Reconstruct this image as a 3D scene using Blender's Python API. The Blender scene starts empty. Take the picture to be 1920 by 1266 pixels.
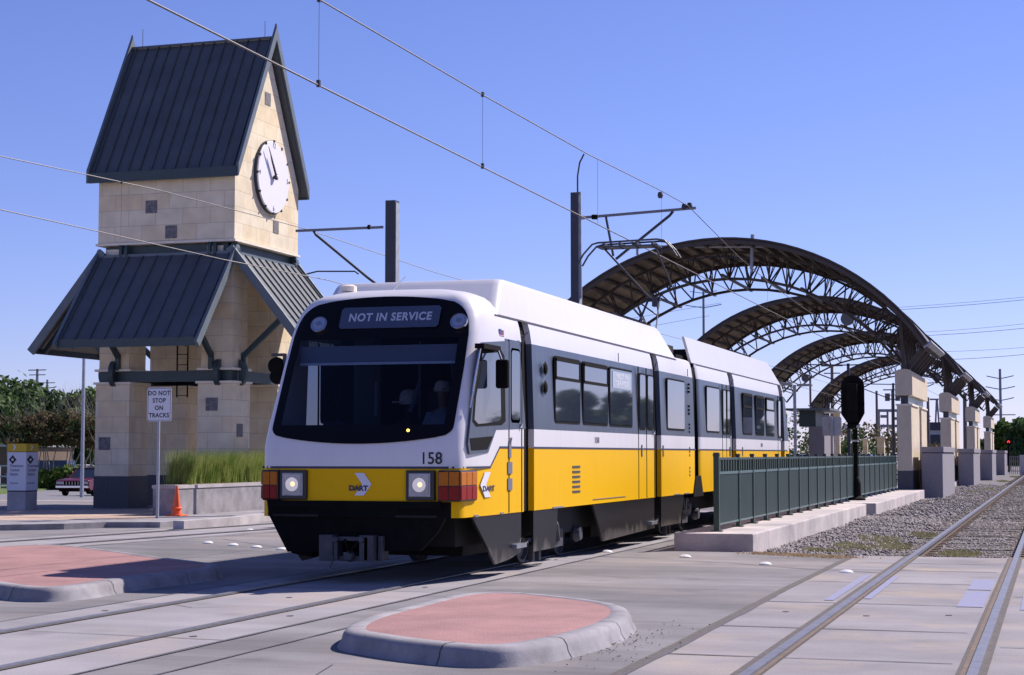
import bpy, bmesh, math, random
import numpy as np
from mathutils import Vector, Matrix, noise
R = math.radians
random.seed(7)
scene = bpy.context.scene
COL = scene.collection

# ------------------------------------------------------------------ camera
F = 3250.0; HZ = 851.0; VPX = 1978.0; H = 1.55
PIT = math.atan((HZ - 633) / F)
YAW = math.atan((VPX - 960) * math.cos(PIT) / F)
cam = bpy.data.cameras.new("camera"); camo = bpy.data.objects.new("camera", cam); COL.objects.link(camo)
camo.location = (0, 0, H); camo.rotation_euler = (R(90) + PIT, 0, YAW)
cam.sensor_width = 36; cam.lens = 36 * F / 1920
cam.clip_start = 0.1; cam.clip_end = 4000
scene.camera = camo

# ------------------------------------------------------------------ light
SUN = Vector((2.15, 2.95, 3.45)).normalized()       # towards the sun
EL = math.asin(SUN.z); AZ = math.atan2(SUN.x, SUN.y)
w = bpy.data.worlds.new("World"); scene.world = w; w.use_nodes = True
nt = w.node_tree; bg = nt.nodes['Background']
sky = nt.nodes.new('ShaderNodeTexSky'); sky.sky_type = 'NISHITA'; sky.sun_disc = False
sky.sun_elevation = EL; sky.sun_rotation = AZ
sky.air_density = 1.0; sky.dust_density = 0.25; sky.altitude = 900; sky.ozone_density = 2.5
tint = nt.nodes.new('ShaderNodeMix'); tint.data_type = 'RGBA'; tint.blend_type = 'MULTIPLY'
tint.inputs[0].default_value = 1.0; tint.inputs[7].default_value = (0.75, 0.71, 1.12, 1)
nt.links.new(sky.outputs[0], tint.inputs[6]); nt.links.new(tint.outputs[2], bg.inputs[0])
bg.inputs[1].default_value = 0.091
sl = bpy.data.lights.new("sun", 'SUN'); sl.energy = 5.0; sl.angle = R(0.5); sl.color = (1.0, 0.91, 0.84)
so = bpy.data.objects.new("sun", sl); COL.objects.link(so); so.location = (40, 60, 80)
so.rotation_euler = (-SUN).to_track_quat('-Z', 'Y').to_euler()
scene.view_settings.view_transform = 'Standard'; scene.view_settings.look = 'None'
scene.view_settings.exposure = 0.45; scene.view_settings.gamma = 1.0
scene.cycles.max_bounces = 6; scene.cycles.transparent_max_bounces = 12

# ------------------------------------------------------------------ pixel -> world helpers (photograph is 1920 wide)
_cp, _sp, _cy, _sy = math.cos(PIT), math.sin(PIT), math.cos(YAW), math.sin(YAW)
_fw = Vector((-_sy * _cp, _cy * _cp, _sp)); _rt = Vector((_cy, _sy, 0)); _up = Vector((_sy * _sp, -_cy * _sp, _cp))
def ray(px, py): return _fw + _rt * ((px - 960) / F) + _up * ((633 - py) / F)
def G(px, py, z=0.0):
    d = ray(px, py); t = (z - H) / d.z; return (t * d.x, t * d.y)
def AX(px, py, X):
    d = ray(px, py); t = X / d.x; return (t * d.y, H + t * d.z)
def AY(px, py, Y):
    d = ray(px, py); t = Y / d.y; return (t * d.x, H + t * d.z)

# ------------------------------------------------------------------ materials
def newmat(name):
    m = bpy.data.materials.new(name); m.use_nodes = True
    return m, m.node_tree, m.node_tree.nodes['Principled BSDF']
def mat(name, col, rough=0.6, metal=0.0, var=0.0, scale=3.0, bump=0.0, bscale=30.0, coat=0.0, spec=0.5, emit=None, estr=0, dirt=None):
    m, nt, b = newmat(name)
    b.inputs['Base Color'].default_value = (*col, 1); b.inputs['Roughness'].default_value = rough
    b.inputs['Metallic'].default_value = metal; b.inputs['Coat Weight'].default_value = coat
    b.inputs['Specular IOR Level'].default_value = spec
    if emit: b.inputs['Emission Color'].default_value = (*emit, 1); b.inputs['Emission Strength'].default_value = estr
    tc = nt.nodes.new('ShaderNodeTexCoord')
    if var > 0:
        n = nt.nodes.new('ShaderNodeTexNoise'); n.inputs['Scale'].default_value = scale; n.inputs['Detail'].default_value = 8
        n.inputs['Roughness'].default_value = 0.65
        nt.links.new(tc.outputs['Object'], n.inputs['Vector'])
        r = nt.nodes.new('ShaderNodeValToRGB'); r.color_ramp.elements[0].position = 0.3; r.color_ramp.elements[1].position = 0.7
        d = dirt or tuple(c * (1 - var) for c in col)
        r.color_ramp.elements[0].color = (*d, 1); r.color_ramp.elements[1].color = (*[min(1, c * (1 + var * 0.6)) for c in col], 1)
        nt.links.new(n.outputs['Fac'], r.inputs[0]); nt.links.new(r.outputs[0], b.inputs['Base Color'])
    if bump > 0:
        n2 = nt.nodes.new('ShaderNodeTexNoise'); n2.inputs['Scale'].default_value = bscale; n2.inputs['Detail'].default_value = 6
        nt.links.new(tc.outputs['Object'], n2.inputs['Vector'])
        bp = nt.nodes.new('ShaderNodeBump'); bp.inputs['Strength'].default_value = bump; bp.inputs['Distance'].default_value = 0.02
        nt.links.new(n2.outputs['Fac'], bp.inputs['Height']); nt.links.new(bp.outputs[0], b.inputs['Normal'])
    return m

def ground_mat(name, col, var=0.25, warm=None, wscale=0.35, bump=0.3, streak=0.0, speck=0.12, rough=0.9):
    """road surface: broad blotches, warm dust patches, fine grain, traffic streaks along X"""
    m, nt, b = newmat(name); b.inputs['Roughness'].default_value = rough; b.inputs['Specular IOR Level'].default_value = 0.25
    L = nt.links.new; N = nt.nodes.new
    tc = N('ShaderNodeTexCoord')
    def noise_(sc, det=6, vec=None):
        n = N('ShaderNodeTexNoise'); n.inputs['Scale'].default_value = sc; n.inputs['Detail'].default_value = det; n.inputs['Roughness'].default_value = 0.6
        L(vec or tc.outputs['Object'], n.inputs['Vector']); return n.outputs['Fac']
    def rmp(f, a, b_, ca=(0, 0, 0, 1), cb=(1, 1, 1, 1)):
        r = N('ShaderNodeValToRGB'); r.color_ramp.elements[0].position = a; r.color_ramp.elements[1].position = b_
        r.color_ramp.elements[0].color = ca; r.color_ramp.elements[1].color = cb; L(f, r.inputs[0]); return r.outputs[0]
    def mix(kind, fac, a, b_):
        x = N('ShaderNodeMix'); x.data_type = 'RGBA'; x.blend_type = kind
        if hasattr(fac, 'is_linked') or not isinstance(fac, (int, float)): L(fac, x.inputs[0])
        else: x.inputs[0].default_value = fac
        for i, v in ((6, a), (7, b_)):
            if isinstance(v, tuple): x.inputs[i].default_value = v
            else: L(v, x.inputs[i])
        return x.outputs[2]
    base = rmp(noise_(0.5, 8), 0.3, 0.7, (*[c * (1 - var) for c in col], 1), (*[c * (1 + var * 0.5) for c in col], 1))
    if warm: base = mix('MIX', rmp(noise_(wscale, 5), 0.5, 0.72), base, (*warm, 1))
    g = rmp(noise_(60, 3), 0.35, 0.65, (1 - speck,) * 3 + (1,), (1 + speck * .5,) * 3 + (1,))
    base = mix('MULTIPLY', 1.0, base, g)
    if streak:
        mp = N('ShaderNodeMapping'); mp.inputs['Scale'].default_value = (0.12, 1.6, 1); L(tc.outputs['Object'], mp.inputs[0])
        s = rmp(noise_(1.0, 6, mp.outputs[0]), 0.35, 0.7, (1 - streak,) * 3 + (1,), (1, 1, 1, 1))
        base = mix('MULTIPLY', 1.0, base, s)
    sp = rmp(noise_(9, 3), 0.70, 0.74)
    base = mix('MIX', sp, base, (*[c * 0.55 for c in col], 1))
    v = N('ShaderNodeTexVoronoi'); v.inputs['Scale'].default_value = 1.1; wv = N('ShaderNodeMixRGB'); wv.inputs[0].default_value = .12
    nw = N('ShaderNodeTexNoise'); nw.inputs['Scale'].default_value = 5; L(tc.outputs['Object'], nw.inputs['Vector']); L(tc.outputs['Object'], wv.inputs[1]); L(nw.outputs['Color'], wv.inputs[2]); L(wv.outputs[0], v.inputs['Vector'])
    st = rmp(v.outputs['Distance'], .05, .22, (.74, .73, .74, 1), (1, 1, 1, 1)); base = mix('MULTIPLY', .8, base, st)
    L(base, b.inputs['Base Color'])
    bp = N('ShaderNodeBump'); bp.inputs['Strength'].default_value = bump; bp.inputs['Distance'].default_value = 0.01
    L(noise_(80, 4), bp.inputs['Height']); L(bp.outputs[0], b.inputs['Normal'])
    return m

def stone_mat(name, col, col2, bw=0.8, bh=0.42):
    m, nt, b = newmat(name); b.inputs['Roughness'].default_value = 0.9; b.inputs['Specular IOR Level'].default_value = 0.2
    L = nt.links.new; N = nt.nodes.new
    g = N('ShaderNodeNewGeometry'); s = N('ShaderNodeSeparateXYZ'); L(g.outputs['Position'], s.inputs[0])
    a = N('ShaderNodeMath'); a.operation = 'ADD'; L(s.outputs[0], a.inputs[0]); L(s.outputs[1], a.inputs[1])
    c = N('ShaderNodeCombineXYZ'); L(a.outputs[0], c.inputs[0]); L(s.outputs[2], c.inputs[1])
    br = N('ShaderNodeTexBrick'); br.inputs['Scale'].default_value = 1.0; br.inputs['Brick Width'].default_value = bw
    br.inputs['Row Height'].default_value = bh; br.inputs['Mortar Size'].default_value = 0.006; br.inputs['Mortar Smooth'].default_value = 0.1
    br.inputs['Color1'].default_value = (*col, 1); br.inputs['Color2'].default_value = (*col2, 1); br.inputs['Mortar'].default_value = (*[x * 0.62 for x in col], 1)
    br.inputs['Bias'].default_value = -0.35
    L(c.outputs[0], br.inputs['Vector'])
    n = N('ShaderNodeTexNoise'); n.inputs['Scale'].default_value = 2.2; n.inputs['Detail'].default_value = 8; L(g.outputs['Position'], n.inputs['Vector'])
    r = N('ShaderNodeValToRGB'); r.color_ramp.elements[0].color = (0.84, 0.83, 0.82, 1); r.color_ramp.elements[1].color = (1.06, 1.06, 1.06, 1)
    r.color_ramp.elements[0].position = 0.3; r.color_ramp.elements[1].position = 0.7; L(n.outputs['Fac'], r.inputs[0])
    mx = N('ShaderNodeMix'); mx.data_type = 'RGBA'; mx.blend_type = 'MULTIPLY'; mx.inputs[0].default_value = 1
    L(br.outputs[0], mx.inputs[6]); L(r.outputs[0], mx.inputs[7]); L(mx.outputs[2], b.inputs['Base Color'])
    bp = N('ShaderNodeBump'); bp.inputs['Strength'].default_value = 0.35; bp.inputs['Distance'].default_value = 0.01
    L(br.outputs['Fac'], bp.inputs['Height']); bp.invert = True; L(bp.outputs[0], b.inputs['Normal'])
    return m

def paint_mat(name, col, rough=0.3, coat=0.25, grime=0.12, dirtcol=None):
    """vehicle paint with faint vertical run marks"""
    m, nt, b = newmat(name); L = nt.links.new; N = nt.nodes.new
    b.inputs['Roughness'].default_value = rough; b.inputs['Coat Weight'].default_value = coat; b.inputs['Coat Roughness'].default_value = 0.15; b.inputs['Specular IOR Level'].default_value = 0.12 if name == 'yellow paint' else 0.3
    g = N('ShaderNodeNewGeometry'); mp = N('ShaderNodeMapping'); mp.inputs['Scale'].default_value = (5, 5, 0.7); L(g.outputs['Position'], mp.inputs[0])
    n = N('ShaderNodeTexNoise'); n.inputs['Scale'].default_value = 1.4; n.inputs['Detail'].default_value = 8; L(mp.outputs[0], n.inputs['Vector'])
    r = N('ShaderNodeValToRGB'); r.color_ramp.elements[0].position = 0.25; r.color_ramp.elements[1].position = 0.6
    d = dirtcol or tuple(c * (1 - grime) for c in col)
    r.color_ramp.elements[0].color = (*d, 1); r.color_ramp.elements[1].color = (*col, 1); L(n.outputs['Fac'], r.inputs[0])
    L(r.outputs[0], b.inputs['Base Color'])
    n2 = N('ShaderNodeTexNoise'); n2.inputs['Scale'].default_value = 0.8; n2.inputs['Detail'].default_value = 2; L(g.outputs['Position'], n2.inputs['Vector'])
    bp = N('ShaderNodeBump'); bp.inputs['Strength'].default_value = 0.12; bp.inputs['Distance'].default_value = 0.05
    L(n2.outputs['Fac'], bp.inputs['Height']); L(bp.outputs[0], b.inputs['Normal'])
    return m

def leaf_mat(name, c1, c2, scale=0.8):
    m, nt, b = newmat(name); L = nt.links.new; N = nt.nodes.new
    b.inputs['Roughness'].default_value = 0.7; b.inputs['Specular IOR Level'].default_value = 0.2
    g = N('ShaderNodeNewGeometry'); n = N('ShaderNodeTexNoise'); n.inputs['Scale'].default_value = scale; n.inputs['Detail'].default_value = 5
    L(g.outputs['Position'], n.inputs['Vector'])
    r = N('ShaderNodeValToRGB'); r.color_ramp.elements[0].position = 0.35; r.color_ramp.elements[1].position = 0.65
    r.color_ramp.elements[0].color = (*c1, 1); r.color_ramp.elements[1].color = (*c2, 1); L(n.outputs['Fac'], r.inputs[0]); L(r.outputs[0], b.inputs['Base Color'])
    tr = N('ShaderNodeBsdfTranslucent'); L(r.outputs[0], tr.inputs[0]); ms = N('ShaderNodeMixShader'); ms.inputs[0].default_value = 0.3
    out = nt.nodes['Material Output']; L(b.outputs[0], ms.inputs[1]); L(tr.outputs[0], ms.inputs[2]); L(ms.outputs[0], out.inputs[0])
    return m

def glass_mat(name, tintc=(0.55, 0.6, 0.66), refl=0.12):
    m, nt, b = newmat(name); L = nt.links.new; N = nt.nodes.new
    nt.nodes.remove(b); out = nt.nodes['Material Output']
    t = N('ShaderNodeBsdfTransparent'); t.inputs[0].default_value = (*tintc, 1)
    g = N('ShaderNodeBsdfGlossy'); g.inputs['Roughness'].default_value = 0.02; g.inputs[0].default_value = (0.9, 0.93, 1, 1)
    fr = N('ShaderNodeFresnel'); fr.inputs[0].default_value = 1.28
    ms = N('ShaderNodeMixShader'); L(fr.outputs[0], ms.inputs[0]); L(t.outputs[0], ms.inputs[1]); L(g.outputs[0], ms.inputs[2]); L(ms.outputs[0], out.inputs[0])
    return m

M = {}
M['white'] = paint_mat('white paint', (0.72, 0.70, 0.72), 0.34, 0.15, 0.04)
M['yellow'] = paint_mat('yellow paint', (0.84, 0.465, 0.0005), 0.45, 0.02, 0.03)
M['navy'] = mat('navy pinstripe', (0.02, 0.025, 0.07), 0.4)
M['grey'] = paint_mat('dark grey band paint', (0.075, 0.095, 0.135), 0.38, 0.12, 0.25)
M['black'] = mat('black paint', (0.012, 0.012, 0.014), 0.35)
M['matte'] = mat('matte black rubber', (0.007, 0.0065, 0.007), 0.85, var=0.4, scale=6, spec=0.12)
M['under'] = mat('underframe grime', (0.009, 0.008, 0.008), 0.8, var=0.5, scale=4)
M['skirt'] = mat('dusty black skirt', (0.009, 0.009, 0.011), 0.35, var=0.5, scale=1.6, dirt=(0.024, 0.021, 0.019), spec=0.3)
def skirt_dust(m):
    nt = m.node_tree; b = nt.nodes['Principled BSDF']; L = nt.links.new; N = nt.nodes.new
    g = N('ShaderNodeNewGeometry'); sp = N('ShaderNodeSeparateXYZ'); L(g.outputs['Position'], sp.inputs[0])
    mp = N('ShaderNodeMapping'); mp.inputs['Scale'].default_value = (1, 1.6, .9); L(g.outputs['Position'], mp.inputs[0])
    n = N('ShaderNodeTexNoise'); n.inputs['Scale'].default_value = 2.4; n.inputs['Detail'].default_value = 7; L(mp.outputs[0], n.inputs['Vector'])
    a = N('ShaderNodeMath'); a.operation = 'MULTIPLY_ADD'; a.inputs[1].default_value = -1.5; a.inputs[2].default_value = 0.62; L(sp.outputs[2], a.inputs[0])
    c = N('ShaderNodeMath'); c.operation = 'ADD'; L(a.outputs[0], c.inputs[0]); L(n.outputs['Fac'], c.inputs[1])
    r = N('ShaderNodeValToRGB'); r.color_ramp.elements[0].position = .58; r.color_ramp.elements[1].position = .80
    r.color_ramp.elements[0].color = (.008, .008, .010, 1); r.color_ramp.elements[1].color = (.095, .085, .08, 1); L(c.outputs[0], r.inputs[0]); L(r.outputs[0], b.inputs['Base Color'])
skirt_dust(M['skirt'])
M['steel'] = mat('dull steel', (0.35, 0.36, 0.4), 0.4, 0.7, var=0.3, scale=5)
M['galv'] = mat('galvanised steel', (0.38, 0.4, 0.45), 0.55, 0.3, var=0.2, scale=6)
M['chrome'] = mat('bright metal', (0.8, 0.8, 0.82), 0.15, 1.0)
M['coup'] = mat('grimy coupler steel', (0.07, 0.07, 0.085), 0.6, 0.2, var=0.4, scale=6)
M['railtop'] = mat('worn rail steel', (0.22, 0.22, 0.25), 0.48, 0.45, var=0.25, scale=8)
M['railside'] = mat('rusty rail side', (0.16, 0.11, 0.08), 0.85, var=0.3, scale=8)
M['sideglass'] = mat('dark tinted side glass', (0.035, 0.045, 0.07), 0.03, 0.0, coat=0.45, spec=0.9)
M['maskglass'] = mat('black windshield border', (0.006, 0.006, 0.008), 0.12, spec=0.16)
M['glass'] = glass_mat('windshield glass', (0.42, 0.45, 0.52))
M['visor'] = mat('blue grey sun blind', (0.20, 0.26, 0.38), 0.6)
M['visor2'] = mat('pale blind rail', (0.6, 0.75, 0.95), 0.5)
M['inside'] = mat('dark cab lining', (0.022, 0.024, 0.03), 0.8)
M['signblue'] = mat('destination glass', (0.055, 0.075, 0.13), 0.3)
M['signtext'] = mat('pale letters', (0.42, 0.48, 0.58), 0.6)
M['amber'] = mat('amber lens', (0.50, 0.145, 0.004), 0.3, var=0.15, scale=30, spec=0.2)
M['red'] = mat('red lens', (0.26, 0.007, 0.005), 0.3, var=0.15, scale=30, spec=0.2)
M['lamp'] = mat('headlamp lens', (0.30, 0.31, 0.38), 0.12, 0.6)
M['bulb'] = mat('lit bulb', (1, 0.8, 0.5), 0.3, emit=(1.0, 0.62, 0.3), estr=1.0)
M['indic'] = mat('lit amber indicator', (1, .7, .2), 0.3, emit=(1.0, 0.6, 0.08), estr=3)
M['stone'] = stone_mat('cream limestone', (0.83, 0.73, 0.55), (0.79, 0.62, 0.37))
M['colstone'] = mat('smooth tan column stone', (0.62, 0.53, 0.40), 0.9, var=0.14, scale=2.5)
M['trim'] = mat('pale stone trim', (0.84, 0.76, 0.63), 0.9, var=0.12, scale=3)
M['tile'] = mat('carved grey tile', (0.2, 0.19, 0.2), 0.9, var=0.55, scale=9, bump=0.6, bscale=14)
M['granite'] = mat('dark granite', (0.06, 0.062, 0.08), 0.5, var=0.3, scale=20)
M['lgranite'] = mat('grey granite block', (0.27, 0.25, 0.275), 0.75, var=0.25, scale=22)
M['seam'] = mat('dark blue green metal roof', (0.085, 0.096, 0.104), 0.38, 0.0, var=0.2, scale=1.2)
M['green'] = mat('dark green painted steel', (0.035, 0.06, 0.065), 0.45, var=0.2, scale=3)
M['fascia'] = mat('grey green fascia', (0.13, 0.16, 0.18), 0.5, var=0.15, scale=3)
M['dial'] = mat('white clock dial', (0.80, 0.78, 0.82), 0.5)
M['conc'] = mat('pale kerb concrete', (0.42, 0.39, 0.40), 0.92, var=0.28, scale=1.4, bump=0.4, bscale=25)
M['kerb'] = mat('grey kerb concrete', (0.29, 0.275, 0.295), 0.92, var=0.38, scale=2.6, bump=0.12, bscale=60)
M['plinth'] = mat('stained pale concrete', (0.56, 0.49, 0.46), 0.92, var=0.3, scale=0.9, bump=0.4, bscale=20, dirt=(0.30, 0.28, 0.29))
M['road'] = ground_mat('grey road concrete', (0.272, 0.260, 0.272), 0.3, warm=(0.36, 0.315, 0.30), streak=0.34)
M['asph'] = ground_mat('grey road far', (0.235, 0.23, 0.25), 0.15, streak=0.15)
M['panel'] = ground_mat('pale track concrete', (0.365, 0.345, 0.365), 0.24, warm=(0.42, 0.36, 0.33), streak=0.16)
M['panel2'] = ground_mat('pale crossing concrete', (0.325, 0.305, 0.325), 0.28, warm=(0.42, 0.35, 0.295), wscale=0.6, streak=0.16)
M['gap'] = mat('dirt filled flangeway', (0.115, 0.10, 0.095), 0.95, var=0.4, scale=12)
M['crack'] = mat('dark joint sealant', (0.10, 0.095, 0.11), 0.9)
M['redpave'] = mat('red brick pavers', (0.37, 0.20, 0.19), 0.9, var=0.26, scale=1.3, bump=0.3, bscale=40)
def add_joints(m, sc, w=0.5):
    nt = m.node_tree; b = nt.nodes['Principled BSDF']; tc = nt.nodes.new('ShaderNodeTexCoord'); br = nt.nodes.new('ShaderNodeTexBrick'); br.inputs['Scale'].default_value = sc
    br.inputs['Mortar Size'].default_value = 0.02; br.inputs['Color1'].default_value = (1, 1, 1, 1); br.inputs['Color2'].default_value = (.86, .84, .86, 1); br.inputs['Mortar'].default_value = (.62, .62, .66, 1)
    nt.links.new(tc.outputs['Object'], br.inputs['Vector']); mx = nt.nodes.new('ShaderNodeMix'); mx.data_type = 'RGBA'; mx.blend_type = 'MULTIPLY'; mx.inputs[0].default_value = w
    src = b.inputs['Base Color'].links[0].from_socket; nt.links.new(src, mx.inputs[6]); nt.links.new(br.outputs[0], mx.inputs[7]); nt.links.new(mx.outputs[2], b.inputs['Base Color'])
add_joints(M['redpave'], 4.5)
M['tanpave'] = mat('tan pavers', (0.50, 0.37, 0.28), 0.9, var=0.2, scale=2, bump=0.3, bscale=40)
M['bluepaint'] = mat('worn blue marking', (0.15, 0.17, 0.32), 0.9, var=0.45, scale=14, dirt=(0.29, 0.275, 0.34))
M['dirt'] = mat('bare earth', (0.24, 0.2, 0.16), 0.95, var=0.3, scale=0.6)
M['sandy'] = mat('windblown sand', (0.34, 0.28, 0.25), 0.95, var=0.3, scale=5, bump=0.5)
M['lawn'] = mat('lawn', (0.10, 0.15, 0.03), 0.95, var=0.4, scale=1.5, bump=0.6)
M['ballast'] = mat('ballast bed', (0.17, 0.155, 0.165), 0.95, var=0.6, scale=9, bump=1.0, bscale=14)
M['stoneg'] = mat('ballast stones', (0.30, 0.275, 0.28), 0.9, var=0.55, scale=5.5, dirt=(0.13, 0.105, 0.095))
M['tie'] = mat('weathered timber tie', (0.13, 0.11, 0.10), 0.9, var=0.4, scale=6, bump=0.6)
M['rail'] = mat('green railing paint', (0.022, 0.055, 0.048), 0.42, var=0.15, scale=4)
M['railpanel'] = mat('dark green railing panel', (0.009, 0.028, 0.024), 0.6, var=0.25, scale=2, spec=0.3)
M['raillight'] = mat('grey green rail cap', (0.09, 0.15, 0.15), 0.4, var=0.15, scale=4)
M['brown'] = mat('brown truss steel', (0.066, 0.047, 0.036), 0.55, var=0.25, scale=3)
M['deck'] = mat('tan roof deck underside', (0.29, 0.23, 0.16), 0.8, var=0.15, scale=2)
M['deckdk'] = mat('brown purlin', (0.06, 0.045, 0.036), 0.7)
M['roofout'] = mat('grey canopy sheet', (0.09, 0.08, 0.08), 0.4, 0.5, var=0.2, scale=2)
M['mast'] = mat('dark mast steel', (0.05, 0.052, 0.07), 0.5, 0.2, var=0.2, scale=3)
M['wire'] = mat('overhead wire', (0.13, 0.12, 0.12), 0.5, 0.5)
M['teal'] = mat('pale teal band', (0.34, 0.42, 0.42), 0.5)
M['signwhite'] = mat('white sign face', (0.70, 0.70, 0.76), 0.5)
M['text'] = mat('black lettering', (0.015, 0.015, 0.02), 0.6)
M['gtext'] = mat('grey lettering', (0.16, 0.16, 0.2), 0.6)
M['signyel'] = mat('yellow sign band', (0.6, 0.40, 0.01), 0.5)
M['cone'] = mat('orange cone plastic', (0.85, 0.13, 0.03), 0.5)
M['bark'] = mat('bark', (0.14, 0.10, 0.075), 0.9, var=0.3, scale=6)
M['palebark'] = mat('pale bark', (0.42, 0.37, 0.32), 0.9, var=0.4, scale=4)
M['leafd'] = leaf_mat('dark leaves', (0.03, 0.065, 0.02), (0.11, 0.17, 0.055))
M['leafm'] = leaf_mat('mid green leaves', (0.035, 0.08, 0.012), (0.12, 0.18, 0.028))
M['leafr'] = leaf_mat('crape myrtle leaves', (0.04, 0.075, 0.022), (0.16, 0.10, 0.06), 1.3)
M['grassy'] = leaf_mat('ornamental grass blades', (0.17, 0.25, 0.045), (0.38, 0.42, 0.13), 2.5)
M['drygrass'] = leaf_mat('dry grass blades', (0.36, 0.26, 0.15), (0.50, 0.38, 0.24), 3)
M['weed'] = leaf_mat('weed blades', (0.20, 0.20, 0.10), (0.34, 0.31, 0.17), 3)
M['carred'] = mat('maroon car paint', (0.085, 0.002, 0.006), 0.35, coat=0.2, spec=0.3)
M['cardark'] = mat('dark blue car paint', (0.02, 0.03, 0.05), 0.25, coat=0.7)
M['carwhite'] = mat('white car paint', (0.7, 0.7, 0.72), 0.3, coat=0.5)
M['carglass'] = mat('car glass', (0.02, 0.025, 0.03), 0.05, coat=1)
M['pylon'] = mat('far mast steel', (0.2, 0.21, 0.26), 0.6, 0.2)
M['pole'] = mat('far timber pole', (0.16, 0.13, 0.12), 0.9)
M['wallw'] = mat('pale building wall', (0.5, 0.5, 0.52), 0.9, var=0.1, scale=1)
M['skin'] = mat('skin', (0.35, 0.2, 0.14), 0.6)
M['shirt'] = mat('pale blue shirt', (0.32, 0.4, 0.55), 0.8)
M['cap'] = mat('white cap', (0.75, 0.77, 0.82), 0.7)
M['sigred'] = mat('lit red signal lens', (0.8, 0.02, 0.02), 0.3, emit=(1, 0.03, 0.03), estr=1.5)
M['blue'] = mat('flag blue', (0.05, 0.08, 0.3), 0.5)
M['marker'] = mat('white ceramic marker', (0.8, 0.8, 0.8), 0.4)

# ------------------------------------------------------------------ object helpers
ORG = {}
def thing(name, label, cat, loc, group=None):
    o = bpy.data.objects.new(name, None); COL.objects.link(o); o.location = loc; o.empty_display_size = 0.3
    o['label'] = label; o['category'] = cat
    if group: o['group'] = group
    ORG[o.name] = Vector(loc); return o
def tag(o, label=None, cat=None, group=None, kind=None):
    if label: o['label'] = label
    if cat: o['category'] = cat
    if group: o['group'] = group
    if kind: o['kind'] = kind
    return o
def link_mesh(name, me, parent=None):
    o = bpy.data.objects.new(name, me); COL.objects.link(o)
    if parent is not None:
        o.parent = parent; org = ORG[parent.name]; ORG[o.name] = org
        me.transform(Matrix.Translation(-org))
    else:
        n = len(me.vertices); a = np.empty(n * 3, dtype=np.float32); me.vertices.foreach_get('co', a); a = a.reshape(-1, 3)
        mn, mx = a.min(0), a.max(0); c = Vector(((mn[0] + mx[0]) / 2, (mn[1] + mx[1]) / 2, mn[2])) if n else Vector()
        me.transform(Matrix.Translation(-c)); o.location = c; ORG[o.name] = c
    return o

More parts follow.
